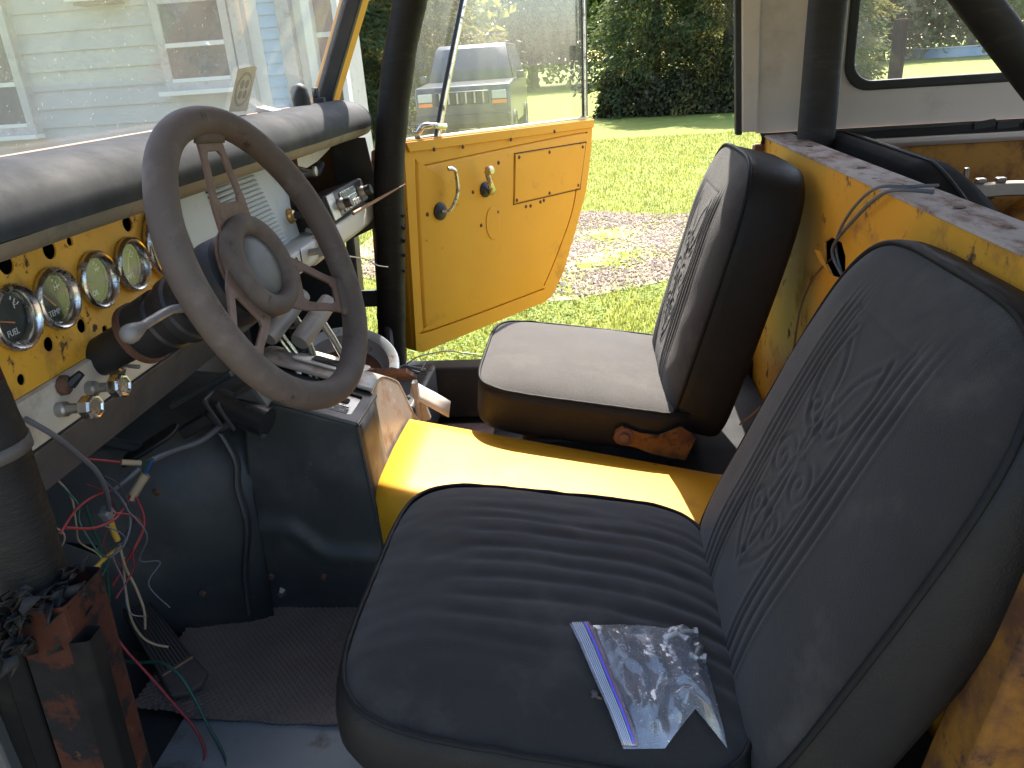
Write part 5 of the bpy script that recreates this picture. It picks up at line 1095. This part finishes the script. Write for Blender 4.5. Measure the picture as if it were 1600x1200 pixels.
def window(x0, x1, z0, z1, zm):
    wn_ = hb(((x0+x1)/2, 7.045, (z0+z1)/2), (x1-x0, .10, z1-z0), 'window', trimm)
    for (a0, a1, c0, c1) in ((x0, x0+.09, z0, z1), (x1-.09, x1, z0, z1), (x0+.09, x1-.09, z0, z0+.08), (x0+.09, x1-.09, z1-.09, z1)): hb(((a0+a1)/2, 6.985, (c0+c1)/2), (a1-a0, .05, c1-c0), 'frame', trimm, wn_)
    hb(((x0+x1)/2, 6.97, zm), (x1-x0-.18, .03, .045), 'sash_rail', trimw, wn_)
    hb(((x0+x1)/2, 6.97, z0+.10), (x1-x0-.18, .03, .04), 'sash_rail', trimw, wn_)
    for c0, c1 in ((z0+.12, zm-.024), (zm+.024, z1-.09)): hb(((x0+x1)/2, 6.990, (c0+c1)/2), (x1-x0-.18, .006, c1-c0), 'pane', winglass, wn_, 0)
    hb(((x0+x1)/2, 6.94, z0-.02), (x1-x0+.10, .16, .045), 'sill', trimw, wn_)
window(-6.98, -6.06, 1.20, 2.62, 1.72); window(-4.46, -3.64, 1.54, 2.46, 1.98); window(-9.2, -8.3, 1.2, 2.6, 1.72)
hd = hb((-4.98, 6.96, 2.50), (.56, .30, .12), 'hood_vent', trimw, bevel=.01); hb((-4.98, 6.97, 2.425), (.44, .22, .03), 'hood_vent_underside', brownp, hd)
hb((-3.555, 7.02, 1.55), (.12, .16, 3.0), 'corner_board', trimm)
hb((-3.43, 7.09, 1.55), (.13, .05, 3.0), 'corner_return', trimw)
bs = None  # blue boards paint a window's reflection of blue siding
for k in range(24):
    z = .25+.115*k
    if bs is None: bs = MB().prism([(0, 0), (-.026, 0), (-.006, .120), (0, .120)], lambda a, c, t: (t, a, c), -.11, .11).build('reflected_board', sidb, house, smooth=0); bme = bs.data; o = bs
    else: o = bpy.data.objects.new('reflected_board', bme); col.objects.link(o); o.parent = house
    o.location = Vector((-3.255, 7.09, z))-HO
hb((-3.06, 7.02, 1.55), (.14, .14, 3.0), 'porch_post', trimm); hb((-2.93, 7.08, 1.55), (.12, .04, 3.0), 'porch_panel', trimw); hb((-2.82, 7.02, 1.55), (.09, .14, 3.0), 'porch_post', trimw)
hb((-2.66, 7.09, 1.55), (.24, .03, 3.0), 'porch_wall', brownp)
for z in (1.0, 1.5, 1.98, 2.4): hb((-2.66, 7.05, z), (.23, .03, .05), 'porch_rail', trimw)
hb((-2.52, 7.02, 1.55), (.06, .14, 3.0), 'porch_post', trimw)
b = MB(); b.prism([(6.5, 3.11), (9.0, 4.9), (11.5, 3.11)], lambda a, c, t: tuple(Vector((t, a, c))-HO), -10.3, -3.45); b.build('roof', shingle, house, smooth=0)

# ---- parked dark vehicle seen through the door glass
dk = mat('dark_car_paint', (.035, .04, .05), .3, var=.15, coat=.5); cg = mat('car_glass', (.05, .065, .075), .25, var=.2, spec=.35)
van = empty('parked_car', 'dark boxy off-road wagon parked on the gravel behind the open door', 'car', (-2.45, 15.2, 0))
b = MB(); prof = [(-.95, .45), (-.98, .70), (-.95, 1.10), (-.90, 1.24), (.35, 1.30), (3.3, 1.32), (3.4, .6), (3.3, .42)]
b.prism(prof, lambda a, c, t: (t, a, c), -.93, .93); b.build('body', dk, van, bevel=.05, seg=3)
b = MB(); b.grid([[(s*wd, y, z) for s in (-1, -.5, .5, 1)] for y, z, wd in ((.30, 1.28, .88), (.75, 1.92, .74), (.95, 1.99, .70), (3.0, 1.99, .72), (3.35, 1.30, .88))]); b.build('roof', mat('dark_roof', (.09, .10, .11), .5), van, smooth=30, solid=.03)
for s in (-1, 1):
    b = MB(); b.grid([[(s*.90, .40, 1.29), (s*.90, 3.28, 1.30)], [(s*.75, .80, 1.93), (s*.74, 3.0, 1.95)]]); b.build('side_window', cg, van, smooth=0)
    hl = MB().prism(rnd_rect(-.14, .14, -.075, .075, .02), lambda a, c, t: (s*.72+a, -1.0+t, 1.05+c), 0, .06).build('headlight', mat('headlight_lens', (.40, .42, .41), .15, var=.1, spec=.8), van, bevel=.01)
    MB().prism(rnd_rect(-.14, .14, -.035, .035, .01), lambda a, c, t: (s*.72+a, -1.0+t, .92+c), 0, .06).build('turn_signal', mat('amber_lens', (.75, .20, .03), .25, var=.1), van, bevel=.01)
    MB().box((s*1.02, .55, 1.36), (.16, .08, .14)).build('mirror', dk, van, bevel=.02)
    for y in (-.15, 2.6):
        q = MB().lathe([(.2, -.1), (.33, -.11), (.37, -.06), (.37, .06), (.33, .11), (.2, .1)], (s*.85, y, .37), (s, 0, 0), 28).build('wheel', rubber, van, smooth=50); MB().lathe([(0, .05), (.2, .06), (.21, .1)], (s*.85, y, .37), (s, 0, 0), 20).build('rim', steel, q)
b = MB(); b.grid([[(-.80, .335, 1.325), (.80, .335, 1.325)], [(-.70, .735, 1.885), (.70, .735, 1.885)]]); b.build('windshield', cg, van, smooth=0, solid=.02, off=1)
MB().box((0, -.99, 1.02), (1.05, .05, .24)).build('grille', blackplastic, van, bevel=.02)
for k in range(6): MB().box((-.42+.168*k, -1.02, 1.02), (.03, .03, .2)).build('grille_bar', steel, van)
MB().box((0, -1.05, .62), (1.85, .16, .20)).build('bumper', blackmetal, van, bevel=.03)
# ---- steel pipe post, pool
pp = empty('pipe_post', 'open topped steel pipe post standing outside the rear side window', 'post', (1.205, 2.03, 0))
MB().lathe([(.027, 0), (.027, 1.655), (.0225, 1.655), (.0225, 1.30)], (0, 0, 0), (0, 0, 1), 24).build('pipe', dirtyblack, pp, smooth=50); MB().lathe([(.0272, 1.648), (.0275, 1.656), (.0222, 1.657), (.0222, 1.64)], (0, 0, 0), (0, 0, 1), 24).build('pipe_lip', primer, pp)
pool = empty('swimming_pool', 'pale blue above ground pool on the far lawn', 'pool', (25.0, 60, 0))
MB().lathe([(2.9, 0), (2.9, .6), (2.75, .6), (2.75, .4)], (0, 0, 0), (0, 0, 1), 40).build('pool_wall', mat('pool_blue', (.20, .30, .40), .4, var=.1), pool, smooth=40)
MB().lathe([(3.0, .6), (3.0, .66), (2.7, .66), (2.7, .6)], (0, 0, 0), (0, 0, 1), 40).build('pool_rail', trimw, pool)
MB().lathe([(0, .5), (2.75, .5)], (0, 0, 0), (0, 0, 1), 40).build('pool_water', mat('pool_water', (.1, .3, .4), .08, var=.1), pool)
